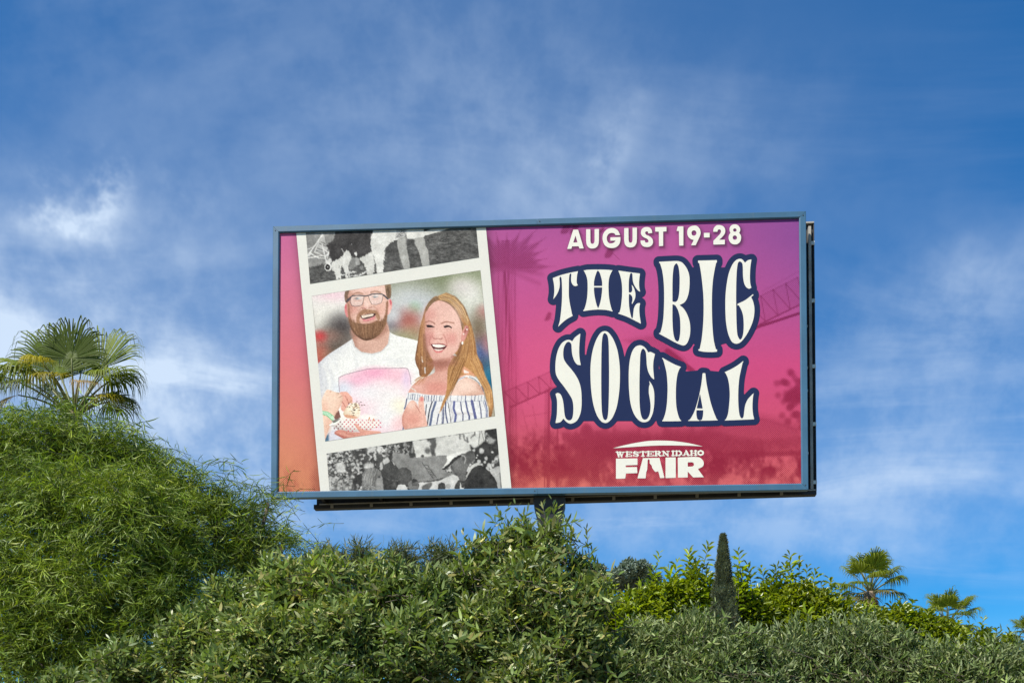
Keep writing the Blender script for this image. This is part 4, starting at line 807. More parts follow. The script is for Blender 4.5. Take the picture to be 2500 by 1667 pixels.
    p.poly('1680,935 1800,1000 1950,1130 2060,1290 2140,1560! 1300,1560! 1340,1310 1430,1120 1550,980', (50, 50, 50), 1.6); p.poly('1070,1560! 1090,1400 1180,1290 1240,1310 1220,1420 1190,1560!', (72, 72, 72), 1.6); p.poly('1215,1340 1250,1480 1300,1480 1300,1560! 1200,1560!', (210, 210, 208), 1.4); p.ell(1290, 1390, 30, 40, (70, 70, 70), .5, .7)
    p.poly('680,1560! 690,1410 770,1345 850,1390 865,1560!', (58, 58, 58), 1.6); p.poly('300,1560! 300,1440 380,1390 500,1340 540,1390 450,1560!', (104, 104, 104), 3); p.poly('10,1560! 20,1340 120,1260 205,1330 190,1560!', (112, 112, 112), 2); p.poly('20,1340 60,1280 120,1255 205,1320 130,1330 60,1400', (66, 66, 66), 2); p.line('40,1420 180,1415', 18, (70, 70, 70), 2, .8); p.poly('860,1400 970,1385 970,1480 870,1490', (150, 150, 150), 2, .8)
    p.zoom(790, 1060, 10.4545)
    p.poly('750,1200 830,1060 950,1030 1010,1100 985,1280 920,1330 800,1390', (60, 60, 60), 2); p.poly('830,1280 870,1260 920,1330 860,1380', (170, 170, 170), 2, .8)
    p.poly('1040,930 1200,860 1380,880 1460,950 1480,1060 1535,1170 1525,1450! 990,1460! 985,1150', (118, 118, 118), 1.8)
    p.strands(r, (['1100,900 1010,1100 1000,1400', '1200,870 1110,1100 1080,1400', '1330,880 1260,1100 1240,1400', '1400,900 1330,1100 1300,1350'], 90), 14, [(176, 176, 176), (80, 80, 80), (150, 150, 150)], .6, 10)
    p.poly('1400,1080 1480,1060 1540,1170 1520,1300 1530,1450! 1330,1450! 1340,1200', (148, 148, 148), 2.5); p.ell(1420, 1090, 36, 30, (60, 60, 60), .6, .8)
    p.poly('1520,1080 1700,1180 1895,1200 1885,1400 1840,1450! 1540,1450!', (56, 56, 56), 2); p.ell(1800, 1290, 60, 70, (110, 110, 110), .7, .8); p.line('1700,1230 1780,1260', 20, (30, 30, 30), 2, .8)
    p.poly('1465,950 1560,800 1680,705 1785,745 1900,850 1945,950 1905,1160 1700,1165 1500,1065', (70, 70, 70), 1.6); p.poly('1925,900 2030,838 2170,880 2255,1000 2235,1180 2150,1280 1920,1265 1900,1080', (78, 78, 78), 1.6); p.line('1780,720 1810,790', 16, (220, 220, 220), 1.4, .8)
    p.poly('1840,1460! 1900,1310 1990,1275 2100,1310 2160,1460!', (206, 206, 206), 1.6); p.poly('2160,1240 2240,1180 2270,1300 2190,1400', (130, 130, 130), 2.5, .8); p.poly('950,1460! 1040,1360 1180,1300 1320,1350 1420,1460!', (96, 96, 96), 2); p.strands(r, (['1180,1300 1050,1370 980,1450', '1200,1300 1320,1360 1400,1450'], 20), 12, [(190, 190, 190), (150, 150, 150)], .6, 10)
    p.C += ((fbm(p.X, p.Y, 12, 37) - .5) * 44 + (vnoise(p.X, p.Y, 1.3, 33) - .5) * 28 + (vnoise(p.X, p.Y, 2.4, 39) - .5) * 12)[:, None]
    return p.C

# --- the printed sheet: pink to orange ground with a dark halftone picture of the fair
def paint_ground(X, Y):
    """returns the flat ground colour and the amount of halftone ink"""
    r = np.random.default_rng(8)
    def rampc(t, stops):
        t = np.clip(t, 0, 1); xs = [s[0] for s in stops]; return np.stack([np.interp(t, xs, [s[1][k] for s in stops]) for k in range(3)], -1)
    v = (Y - 540) / 660.0
    right = rampc(v, [(0, (176, 84, 158)), (.12, (192, 88, 160)), (.35, (204, 84, 150)), (.55, (214, 78, 136)), (.72, (214, 82, 122)), (.85, (220, 92, 116)), (1, (228, 116, 116))])
    left = rampc(v, [(0, (206, 104, 166)), (.2, (222, 118, 158)), (.5, (228, 122, 134)), (.75, (226, 136, 118)), (1, (226, 152, 108))])
    t = np.clip((X - 700) / 560.0, 0, 1)[..., None]; C = left * (1 - t) + right * t
    q = np.clip(((X - 1650) / 330.0), 0, 1) * np.clip(1.15 - v * 2.2, 0, 1); C += (np.array([132, 74, 158]) - C) * (q * .75)[..., None]
    q = np.exp(-(((X - 1360) / 160.0) ** 2 + ((Y - 900) / 150.0) ** 2)); C += (np.array([236, 104, 146]) - C) * (q * .5)[..., None]
    q = np.exp(-(((X - 1330) / 170.0) ** 2 + ((Y - 1210) / 110.0) ** 2)); C += (np.array([236, 132, 108]) - C) * (q * .6)[..., None]
    p = Paint(X, Y, (0, 0, 0))
    A_ = lambda c: (c, c, c)
    # lower crowd, tents and trees
    n1 = fbm(p.X, p.Y, 46, 51); n2 = fbm(p.X, p.Y * .5, 16, 57); n3 = fbm(p.X * 1.6, p.Y * .35, 14, 63)
    low = np.clip((p.Y - 1000 - 40 * n1) / 70.0, 0, 1) * (p.X > 1240); fade = np.clip((1215 - p.Y) / 70.0, .0, 1)
    p.C[:] = (low * np.clip(.30 + 1.5 * (n1 - .42) + .75 * (n2 - .5) + .7 * (fbm(p.X, p.Y * .8, 9, 65) - .5) + .25, 0.08, .97) * (.35 + .65 * fade))[:, None]
    ll = np.clip((p.Y - 1060 - 70 * n3) / 90.0, 0, 1) * (p.X < 800); p.C = np.maximum(p.C, (ll * np.clip(.34 + .9 * (n2 - .45) + .5 * (n3 - .5), 0, .8))[:, None])
    p.poly('1400,1060! 1560,1050 1760,1050 1700,1095 1560,1110 1420,1150', A_(.85), 40, .8); p.poly('1720,1030! 1840,1010 1956,1040! 1956,1100! 1840,1110 1730,1100', A_(.72), 24, .75); p.line([(1745, 1110), (1960, 1106)], 12, A_(.9), 8, .7, True); p.poly('1730,1050! 1840,1020 1950,1060 1850,1072', A_(.48), 10, .8)
    for x in (1500, 1560, 1625, 1690, 1405): p.line([(x, 1040), (x + 3, 1180)], 7, A_(.75), 8, .5, True)
    for x, wd in ((1340, 8), (1332, 3), (1362, 4)): p.line([(x, 950), (x - 2, 1195)], wd, A_(.85), 3, .75, True)
    # tree at the right edge
    for _ in range(60):
        x, y = r.normal(1946, 20), r.normal(970, 28); p.ell(min(x, 1975), y, 9, 9, A_(.85), .6, .6)
    for _ in range(70):
        x, y = r.normal(1420, 28), r.normal(1090, 38); p.ell(x, y, 9, 9, A_(.8), .6, .45)
    # swing tower: column with struts, crown of petals at its top
    n4 = fbm(p.X * 3.0, p.Y * .12, 10, 71)
    t_ = np.clip((p.Y - 590) / 500.0, 0, 1)
    cx = 1236 + 8 * t_
    tw = np.clip(1.15 - np.abs(p.X - cx) / (24 + 10 * t_), 0, 1) * (p.Y > 585) * np.clip((1190 - p.Y) / 60, 0, 1)
    p.C = np.maximum(p.C, (np.clip(tw * (.30 + 1.1 * (n4 - .30)), 0, .85) * (1 - .25 * t_))[:, None])
    for x in (1216, 1240, 1256): p.line([(x, 600), (x + 6, 1150)], 3, A_(.7), 2, .6, True)
    for a in np.linspace(-2.9, -.05, 13):
        L = 120 + 20 * sin(a * 5); c0 = np.array([1228, 655.]); d = np.array([cos(a), .75 * sin(a)]); e = c0 + d * L
        s_ = np.array([-d[1], d[0]]); f_ = c0 + d * L * .62
        P = [c0, f_ + s_ * 15, e, f_ - s_ * 15]; i = p.sel(np.min(P, 0), np.max(P, 0), 4)
        if len(i): p.mixin(i, .75 * np.clip(.5 - sd_poly(p.X[i], p.Y[i], [np.array(P)]) / 6, 0, 1), A_(.62))
        p.line([c0, e + d * 14], 2.5, A_(.7), 2, .6, True)
    for a in (.15, .4, 2.8, 3.05): 
        c0 = np.array([1228, 655.]); p.line([c0, c0 + np.array([cos(a), sin(a)]) * 95], 12, A_(.55), 8, .6, True)
    for x, y, sx in ((1402, 556, 12), (1382, 552, 14), (1488, 612, 13), (1338, 771, 9), (1470, 560, 6)):
        p.poly(f'{x-sx},{y+sx*1.2} {x},{y-sx} {x+sx},{y-sx*.6} {x+sx*.3},{y+sx*1.2}', A_(.72), 5, .9); p.line([(x, y), (x + sx * 1.8, y + sx * 1.6)], 2, A_(.7), 1.5, .7, True)
    # long lattice boom crossing the sheet
    def truss(a, b, wd, nseg):
        a = np.array(a, float); b = np.array(b, float); d = (b - a) / np.linalg.norm(b - a); s_ = np.array([-d[1], d[0]]) * wd / 2
        P = [a + s_, b + s_, b - s_, a - s_]; i = p.sel(np.min(P, 0), np.max(P, 0), 4); p.mixin(i, .5 * np.clip(.5 - sd_poly(p.X[i], p.Y[i], [np.array(P)]) / 4, 0, 1), A_(.5))
        p.line([a + s_, b + s_], 4, A_(.85), 2, .85, True); p.line([a - s_, b - s_], 3, A_(.7), 2, .7, True)
        for k_ in range(nseg):
            q0 = a + (b - a) * k_ / nseg; q1 = a + (b - a) * (k_ + 1) / nseg
            p.line([q0 - s_, (q0 + q1) / 2 + s_], 3, A_(.72), 2, .7, True); p.line([(q0 + q1) / 2 + s_, q1 - s_], 3, A_(.72), 2, .7, True)
    truss((1240, 975), (1352, 925), 40, 4); truss((1840, 765), (1962, 705), 62, 4); p.line([(1845, 800), (1960, 762)], 7, A_(.95), 3, .9, True); p.line([(1860, 712), (1965, 655)], 3, A_(.5), 3, .6, True)
    p.poly('1520,830! 1600,815! 1680,880! 1640,880! 1560,850!', A_(.55), 12, .8); p.line([(1630, 858), (1690, 905)], 14, A_(.9), 6, .8, True)
    for L in ([(1275, 1000), (1290, 1060)], [(1300, 990), (1310, 1040)], [(1282, 1016), (1345, 1006)], [(1262, 985), (1275, 960), (1290, 985)]): p.line(L, 3, A_(.6), 3, .6, True)
    ink = np.clip(p.C[:, 0], 0, 1).reshape(X.shape)
    # printed soft edges under the picture strip and the date, part of the artwork
    s_ = np.ones(X.shape)
    P = np.array([(720, 530), (1187, 520), (1250, 1210), (784, 1215)], float)
    d = sd_poly(X.ravel(), Y.ravel(), [P]).reshape(X.shape); s_ *= 1 - .22 * np.exp(-np.clip(d, 0, 99) / 9.0)
    d = DATE_SD((X - 3).ravel(), (Y - 4).ravel()).reshape(X.shape); s_ *= 1 - .36 * np.exp(-np.clip(d, 0, 99) / 3.0)
    return C * s_[..., None], ink

DATE_G = glyphs(DATE); DATE_SD = glyph_sd(DATE_G)
TITLE_G = glyphs(TITLE); TITLE_SD = glyph_sd(TITLE_G); LOGO_SD = glyph_sd(glyphs(LOGO))

m, b, out = material('halftone_print'); m_half = m
p_ = b.n('ShaderNodeBsdfPrincipled'); co = b.n('ShaderNodeTexCoord').outputs['Object']
ga = b.n('ShaderNodeAttribute', attribute_name='ink'); ta = b.n('ShaderNodeAttribute', attribute_name='tone')
mp_ = b.n('ShaderNodeMapping'); b.put(mp_.inputs[0], co); mp_.inputs['Rotation'].default_value = (0, radians(45), 0); mp_.inputs['Scale'].default_value = (2 * pi / 0.026,) * 3
sx = b.n('ShaderNodeSeparateXYZ'); b.put(sx.inputs[0], mp_.outputs[0])
dots = b.m('ADD', b.m('MULTIPLY', b.m('ADD', b.m('SINE', sx.outputs[0]), b.m('SINE', sx.outputs[2])), 0.25), 0.5)
tn = b.n('ShaderNodeSeparateColor'); b.put(tn.inputs[0], ta.outputs[0])
on = b.smooth(b.m('SUBTRACT', tn.outputs[0], dots), -0.06, 0.06)
darkc = b.mixc(1.0, ga.outputs[0], (0.42, 0.10, 0.26, 1), 'MULTIPLY')
cc = b.mixc(on, ga.outputs[0], darkc)
gz = b.n('ShaderNodeVectorMath', operation='SCALE'); b.put(gz.inputs[0], cc); b.put(gz.inputs[3], b.m('ADD', b.m('MULTIPLY', b.noise(co, 55.0, 2.0, 0.6), 0.26), 0.87))
bp = b.n('ShaderNodeBump'); bp.inputs['Strength'].default_value = 0.35; bp.inputs['Distance'].default_value = 0.03
b.put(bp.inputs['Height'], b.noise(co, 1.1, 3.0, 0.5)); b.put(p_.inputs['Normal'], bp.outputs[0])
b.put(p_.inputs['Base Color'], gz.outputs[0]); p_.inputs['Roughness'].default_value = 0.7; p_.inputs['Specular IOR Level'].default_value = 0.12
m.node_tree.links.new(p_.outputs[0], out.inputs[0])

nx, ny = 440, 222
TLc, TRc, BRc, BLc = [np.array(q, float) for q in ((679, 562), (1956, 526), (1959, 1184), (674, 1203))]
t_, q_ = np.meshgrid(np.linspace(0, 1, nx), np.linspace(0, 1, ny)); t_ = t_[..., None]; q_ = q_[..., None]
P_ = (TLc * (1 - t_) + TRc * t_) * (1 - q_) + (BLc * (1 - t_) + BRc * t_) * q_
C_, ink_ = paint_ground(P_[..., 0], P_[..., 1])
C_ = np.clip(C_, 0, 255) / 255; lin_ = np.where(C_ <= .04045, C_ / 12.92, ((C_ + .055) / 1.055) ** 2.4) * INK * .84
idx_ = np.arange(nx * ny).reshape(ny, nx); F_ = np.stack([idx_[:-1, :-1], idx_[1:, :-1], idx_[1:, 1:], idx_[:-1, 1:]], -1).reshape(-1, 4)
sheet = mesh_np('printed_sheet', to_board(P_[..., 0], P_[..., 1], SHEET_Y).reshape(-1, 3), F_, m_half, board,
                {'ink': lin_.reshape(-1, 3), 'tone': np.repeat(ink_.reshape(-1, 1), 3, 1)})
tag(sheet, 'pink and orange sheet with dark halftone fairground picture')

def flat(name, pts, mat, parent, yy):
    P = np.array(pts, float); W3 = to_board(P[:, 0], P[:, 1], yy)
    me = bpy.data.meshes.new(name); me.from_pydata([tuple(q) for q in W3], [], [tuple(range(len(P)))[::-1]]); me.materials.append(mat); me.update()
    o = bpy.data.objects.new(name, me); col.objects.link(o); o.parent = parent; return o
y1, y2, y3 = SHEET_Y - .003, SHEET_Y - .006, SHEET_Y - .009
tag(flat('photo_strip', [(722.8, 562.5), (1185.5, 548.5), (1248.9, 1195.5), (782.3, 1202)], m_strip, sheet, y1), 'white tilted strip framing three photos')
o = photo_grid('photo_print', [(746.2, 562.5), (1162, 550), (1169.7, 629.1), (757.2, 693.4)], 416, 100, paint_top, sheet, y2); tag(o, 'black and white photo of a shaggy animal and bare legs')
o = photo_grid('photo_print', [(761.2, 722.9), (1172.9, 660.2), (1208.5, 1015.6), (794.1, 1077.2)], 420, 360, paint_couple, sheet, y2); tag(o, 'colour photo of a laughing man and woman with a food tray')
o = photo_grid('photo_print', [(797.3, 1107.2), (1212, 1045.6), (1225.6, 1196.5), (805, 1202)], 416, 130, paint_bottom, sheet, y2); tag(o, 'black and white photo of a crowd and a man in a cap')
tag(fill_mesh('date_lettering', DATE_SD, 1375, 1820, 540, 615, 0.9, m_white, sheet, y1), 'AUGUST 19-28')
def outline_sd(X, Y):
    D = TITLE_SD(X, Y, 34.0) - 13.8
    for f_ in FILL: D = np.minimum(D, sd_poly(X, Y, [f_]))
    return D
tag(fill_mesh('title_outline', outline_sd, 1325, 1870, 612, 1060, 2.2, m_navy, sheet, y1), 'navy outline around the title')
tag(fill_mesh('title_lettering', TITLE_SD, 1340, 1850, 628, 1040, 1.1, m_white, sheet, y2), 'THE BIG SOCIAL')
def word_sd(X, Y):
    D = np.full(X.shape, 99.0)
    for ch, x0, x1 in WORD:
        yt = 382 - (x0 - 215) * .0165; hh = 114
        for (ax, ay), (bx, by), thick in SLAB[ch]:
            A = zLOGO([(x0 + ax * (x1 - x0), yt + ay * hh), (x0 + bx * (x1 - x0), yt + by * hh)])
            m_ = (X > A[:, 0].min() - 4) & (X < A[:, 0].max() + 4) & (Y > A[:, 1].min() - 4) & (Y < A[:, 1].max() + 4)
            if m_.any(): D[m_] = np.minimum(D[m_], sd_line(X[m_], Y[m_], A) - (2.05 if thick else 1.05))
    return np.minimum(D, LOGO_SD(X, Y))
tag(fill_mesh('logo_lettering', word_sd, 1494, 1722, 1072, 1172, 0.75, m_white, sheet, y1), 'WESTERN IDAHO FAIR under a white arc')

# ------------------------------------------------------------------ vegetation: generators
def unit(v): return v / (np.linalg.norm(v, axis=-1, keepdims=True) + 1e-9)
def proj(P):
    """photo position of world points"""
    d = P - np.array([0, 0, CAMZ]); c_, s_ = cos(PITCH), sin(PITCH)
    f_ = d[..., 1] * c_ + d[..., 2] * s_; u_ = d[..., 2] * c_ - d[..., 1] * s_
    return PPX + FPX * d[..., 0] / f_, PPY - FPX * u_ / f_

LANCE = (np.array([(0, 0, 0), (-.5, .40, .30), (.5, .40, .30), (0, .42, 0), (0, 1, -.13)], float), np.array([(0, 3, 1), (0, 2, 3), (1, 3, 4), (3, 2, 4)]))
OBLONG = (np.array([(0, 0, 0), (-.40, .30, .12), (.40, .30, .12), (-.5, .68, .05), (.5, .68, .05), (0, .5, -.12), (0, 1, -.22)], float), np.array([(0, 5, 1), (0, 2, 5), (1, 5, 3), (5, 2, 4), (3, 5, 6), (5, 4, 6)]))
ELL = (np.array([(0, 0, 0), (-.45, .28, .0), (.45, .28, .0), (-.46, .64, -.05), (.46, .64, -.05), (0, 1, -.16)], float), np.array([(0, 2, 1), (1, 2, 4), (1, 4, 3), (3, 4, 5)]))
STRAP = (np.array([(0, 0, 0), (-.5, .30, .0), (.5, .30, .0), (-.42, .68, -.10), (.42, .68, -.10), (0, 1, -.30)], float), np.array([(0, 2, 1), (1, 2, 4), (1, 4, 3), (3, 4, 5)]))

def leaf_mesh(pos, ax, up, L, W, tpl, curl=1.0):
    """world-space vertices and triangles of many leaves"""
    T, Fq = tpl; n = len(pos)
    ax = unit(ax); sd = unit(np.cross(ax, up)); nr = np.cross(sd, ax)
    zc = np.where(np.abs(T[:, 0]) > .01, W[:, None] * T[None, :, 2] * np.where(T[None, :, 2] > 0, 1, 0) + L[:, None] * np.minimum(T[None, :, 2], 0) * curl, L[:, None] * T[None, :, 2] * curl)
    V = pos[:, None] + sd[:, None] * (T[None, :, 0] * W[:, None])[..., None] + ax[:, None] * (T[None, :, 1] * L[:, None])[..., None] + nr[:, None] * zc[..., None]
    F_ = (Fq[None] + (np.arange(n) * len(T))[:, None, None]).reshape(-1, 3)
    return V.reshape(-1, 3), F_

def twigs(rng, base, d, length, nleaf, L, W, ang=(70, 25), droop=0.15, bend=0.25, leaf_droop=0.0, tpl=LANCE, pal=None, tipcol=None, stemc=(0.07, 0.055, 0.035), stemr=0.0022, whorl=None):
    """leafy twigs: returns per-twig lists of vertices, triangles and colours packed in arrays"""
    n = len(base); d = unit(d)
    p1 = unit(np.cross(d, rng.normal(size=(n, 3)))); p2 = np.cross(d, p1); bv = p1 * np.clip(rng.normal(0, bend, (n, 1)), -1.4 * bend, 1.4 * bend)
    base = base - d * (length * .95)[:, None] - (bv + np.array([0, 0, -droop])) * (length * .9)[:, None]      # 'base' came in as the tip
    def pt(t): return base + d * (length * t)[:, None] + (bv + np.array([0, 0, -droop])) * (length * t * t)[:, None]
    def tg(t): return unit(d + (bv + np.array([0, 0, -droop])) * (2 * t)[:, None])
    Vs, Fs, Cs, off = [], [], [], 0
    clump = np.clip(rng.normal(1.0, .16, (n, 1)), .6, 1.5)
    q3 = base * 1.0; w3 = .5 * (vnoise(q3[:, 0] * 10 + 300, q3[:, 2] * 10 + 300, 3.2, 77) + vnoise(q3[:, 0] * 10 + 90, q3[:, 1] * 10 + 500, 3.2, 78))[:, None]
    clump = clump * (.62 + .78 * w3) * (1 + (w3 - .5) * np.array([.35, .1, -.2]))
    pal = np.asarray(pal, float)
    for k_ in range(nleaf):
        if whorl: t = np.clip((whorl[0] + (1 - whorl[0]) * (k_ / max(1, nleaf - 1)) ** .8) + rng.normal(0, .02, n), .03, 1)
        else: t = np.clip(.06 + .94 * (k_ + rng.random(n) * .8) / nleaf, 0, 1)
        q = pt(t); T = tg(t); ps = k_ * 2.3999 + rng.random(n) * .9
        a = np.radians(ang[0] + (ang[1] - ang[0]) * t ** 1.6 + rng.normal(0, 9, n))
        ax = T * np.cos(a)[:, None] + (p1 * np.cos(ps)[:, None] + p2 * np.sin(ps)[:, None]) * np.sin(a)[:, None]
        ax[:, 2] -= leaf_droop * (0.5 + rng.random(n)); ax = unit(ax)
        up = T + rng.normal(0, .28, (n, 3))
        sc = (.72 + .5 * rng.random(n)) * (1 - .35 * np.clip((t - .8) / .2, 0, 1))
        V, F_ = leaf_mesh(q, ax, up, L * sc, W * sc, tpl, .6 + .8 * rng.random())
        m_ = len(tpl[0]); c = pal[rng.integers(len(pal), size=n)] * clump * np.clip(rng.normal(1, .14, (n, 1)), .6, 1.5)
        if tipcol is not None: c = c + (np.asarray(tipcol) - c) * (np.clip((t - .62) / .38, 0, 1) * .75)[:, None]
        Vs.append(V.reshape(n, m_, 3)); Fs.append((F_.reshape(n, -1, 3) - (np.arange(n) * m_)[:, None, None]) + off); Cs.append(np.repeat(c[:, None], m_, 1)); off += m_
    # stem: three-sided
    S_ = 4; ring = []
    for j in range(S_):
        t = np.full(n, .9 * j / (S_ - 1)); q = pt(t); r_ = stemr * (1.25 - 1.0 * j / (S_ - 1))
        for k_ in range(3): ring.append(q + r_ * (p1 * cos(k_ * 2.0944) + p2 * sin(k_ * 2.0944)))
    Vs.append(np.stack(ring, 1)); fs = []
    for j in range(S_ - 1):
        for k_ in range(3):
            a0, b0 = j * 3 + k_, j * 3 + (k_ + 1) % 3; fs += [(a0, b0, b0 + 3), (a0, b0 + 3, a0 + 3)]
    Fs.append(np.tile(np.array(fs)[None] + off, (n, 1, 1))); Cs.append(np.tile(np.array(stemc)[None, None], (n, S_ * 3, 1)))
    return np.concatenate(Vs, 1), np.concatenate(Fs, 1), np.concatenate(Cs, 1)

def pack(name, V, F_, C, mat, parent):
    n, m_ = V.shape[:2]; Fw = (F_ + (np.arange(n) * m_)[:, None, None]).reshape(-1, 3)
    return mesh_np(name, V.reshape(-1, 3), Fw, mat, parent, {'col': C.reshape(-1, 3)})

def lobes_from(lst, Y):
    out = []
    for q in lst:
        y_ = Y + (q[3] if len(q) > 3 else 0.0); out.append((at(q[0], q[1], y_), q[2] * y_ / FPX))
    return out

def sample_bush(rng, lobes, n, rho=(.45, .98), upw=.5, jit=.4, margin=140, tl=.3, cut=.38):
    C = np.array([l[0] for l in lobes]); R = np.array([l[1] for l in lobes]); w_ = R ** 2 / np.sum(R ** 2)
    B, D = [], []; tot = 0; it = 0
    while tot < n and it < 60:
        it += 1; k_ = rng.choice(len(R), size=n, p=w_); u_ = unit(rng.normal(size=(n, 3)))
        rr = rho[0] + (rho[1] - rho[0]) * np.sqrt(rng.random(n))
        p_ = C[k_] + u_ * (R[k_] * rr)[:, None] * np.array([1, .85, 1])
        keep = ~((u_[:, 1] > .35) & (rng.random(n) < .75)) & ~((u_[:, 2] < -.5) & (rng.random(n) < .6))
        dd = np.linalg.norm((p_[:, None] - C[None]) / np.array([1, .85, 1]), axis=2) / R[None]; keep &= ~((dd < cut).any(1))
        x_, y_ = proj(p_); o_ = (x_ < -margin) | (x_ > 2500 + margin) | (y_ > 1667 + margin); keep &= ~(o_ & (rng.random(n) < .85)); keep &= p_[:, 2] > .15
        d_ = unit(u_ * .9 + np.array([0, -.12, upw * .6]) + rng.normal(0, jit, (n, 3)))
        d_[:, 2] = np.maximum(d_[:, 2], .12 + .25 * rng.random(n)); d_ = unit(d_)
        B.append(p_[keep]); D.append(d_[keep]); tot += keep.sum()
    return np.concatenate(B)[:n], np.concatenate(D)[:n]

m_bark = pbr('grey_brown_bark', (0.13, 0.10, 0.07), 0.9, vary=0.35, scale=9, bump=0.6, bscale=40)
def woody(name, parent, lobes, base, rng, r0=0.06, nfork=3):
    """trunk and limbs from the ground to the middle of every lobe"""
    mb = MB(); base = np.array(base, float)
    for c, R in lobes:
        e = c + np.array([0, 0, -.1 * R]); mid = base * .45 + e * .55 + np.array([0, 0, -.12 * np.linalg.norm(e - base)]) + rng.normal(0, .06, 3)
        ts = np.linspace(0, 1, 7); P = [(1 - t) ** 2 * base + 2 * t * (1 - t) * mid + t * t * e + rng.normal(0, .012, 3) * (0 < t < 1) for t in ts]
        mb.tube(P, [r0 * (1 - .8 * t) for t in ts], 6)
        for _ in range(nfork):
            u_ = unit(rng.normal(size=3) + np.array([0, -.4, .7])); f_ = P[4] * .5 + e * .5
            mb.tube([f_, f_ + u_ * R * .45 + rng.normal(0, .02, 3), f_ + u_ * R * .9], [r0 * .28, r0 * .18, r0 * .06], 5)
    return mb.build(name, m_bark, parent, True)

def bush(name, label, cat, group, lobes, ntw, seed, mat, nspr=24, wood=True, spr_name='leafy_sprig', rho=(.45, .98), upw=.5, jit=.4, extra=None, r0=.05, inner=.3, **kw):
    rng = np.random.default_rng(seed)
    c = np.mean([l[0] for l in lobes], 0); base = np.array([c[0], c[1] + .15, 0])
    root = empty(name, base); tag(root, label, cat, group)
    B, D = sample_bush(rng, lobes, ntw, rho, upw, jit, tl=sum(kw['length']) / 2)
    Bi, Di = sample_bush(rng, [(l[0], l[1] * .62) for l in lobes], int(ntw * inner), (.0, 1.0), upw, jit, cut=0.0); B = np.concatenate([Bi, B]); D = np.concatenate([Di, D])
    back = [(l[0] + np.array([0, .55 + .25 * i / len(lobes), -.35 * l[1]]), l[1]) for i, l in enumerate(lobes)]
    Bi, Di = sample_bush(rng, back, int(ntw * inner), rho, upw, jit); B = np.concatenate([Bi, B]); D = np.concatenate([Di, D])
    if extra is not None: B = np.concatenate([B, extra[0]]); D = np.concatenate([D, extra[1]])
    ln = kw.pop('length'); lv = kw.pop('L'); wv = kw.pop('W'); nl = kw.pop('nleaf')
    n = len(B); length = ln[0] + (ln[1] - ln[0]) * rng.random(n)
    L = lv[0] + (lv[1] - lv[0]) * rng.random(n); W = wv[0] + (wv[1] - wv[0]) * rng.random(n)
    D = unit(D); B = B - D * (L * .4)[:, None]
    B[:, 2] = np.maximum(B[:, 2], .4)
    V, F_, Cc = twigs(rng, B - base, D, length, nl, L, W, **kw)
    # the sprays that stand out nearest to the viewer or against the sky are parts of their own
    x_, y_ = proj(B); ins = (x_ > 0) & (x_ < 2500) & (y_ < 1640)
    score = np.where(ins, -y_ / 600.0 - 1.2 * (B[:, 1] - B[:, 1].min()) + rng.random(n), -99)
    if extra is not None: score[-len(extra[0]):] += 50
    order = np.argsort(-score); spr = order[:nspr]; rest = order[nspr:]
    f = pack('foliage', V[rest], F_[rest], Cc[rest], mat, root); tag(f, kind='stuff')
    for i in spr: pack(spr_name, V[i:i + 1], F_[i:i + 1], Cc[i:i + 1], mat, root)
    if wood: woody('trunk', root, [(l[0] - base, l[1]) for l in lobes], (0, 0, 0), rng, r0)
    return root

# ------------------------------------------------------------------ vegetation: the near shrubs
m_broad = leafmat('broad_shrub_leaf', 0.28, 0.42, 0.45)
m_thin = leafmat('thin_wattle_leaf', 0.30, 0.5, 0.35)
m_olive = leafmat('olive_leaf', 0.18, 0.5, 0.35, (1.1, 1.2, .6))
m_gloss = leafmat('glossy_leaf', 0.34, 0.33, 0.5, (1.3, 1.3, .25))

PB = [(.085, .125, .036), (.075, .115, .034), (.10, .145, .045), (.062, .095, .032), (.12, .16, .06), (.20, .20, .11)]
PT = [(.075, .125, .018), (.065, .105, .018), (.095, .145, .022), (.055, .085, .020), (.11, .15, .03)]
PO = [(.080, .122, .034), (.066, .100, .028), (.098, .138, .046), (.052, .082, .024), (.070, .115, .022), (.165, .19, .10)]
PP = [(.11, .19, .012), (.095, .165, .012), (.13, .215, .016), (.08, .135, .014)]

PB, PT, PO, PP = [[tuple(np.array(q) * k) for q in Q] for Q, k in ((PB, (1.95, 1.85, 1.25)), (PT, (2.1, 1.9, 1.15)), (PO, (1.65, 1.6, 1.25)), (PP, (2.1, 1.7, .9)))]
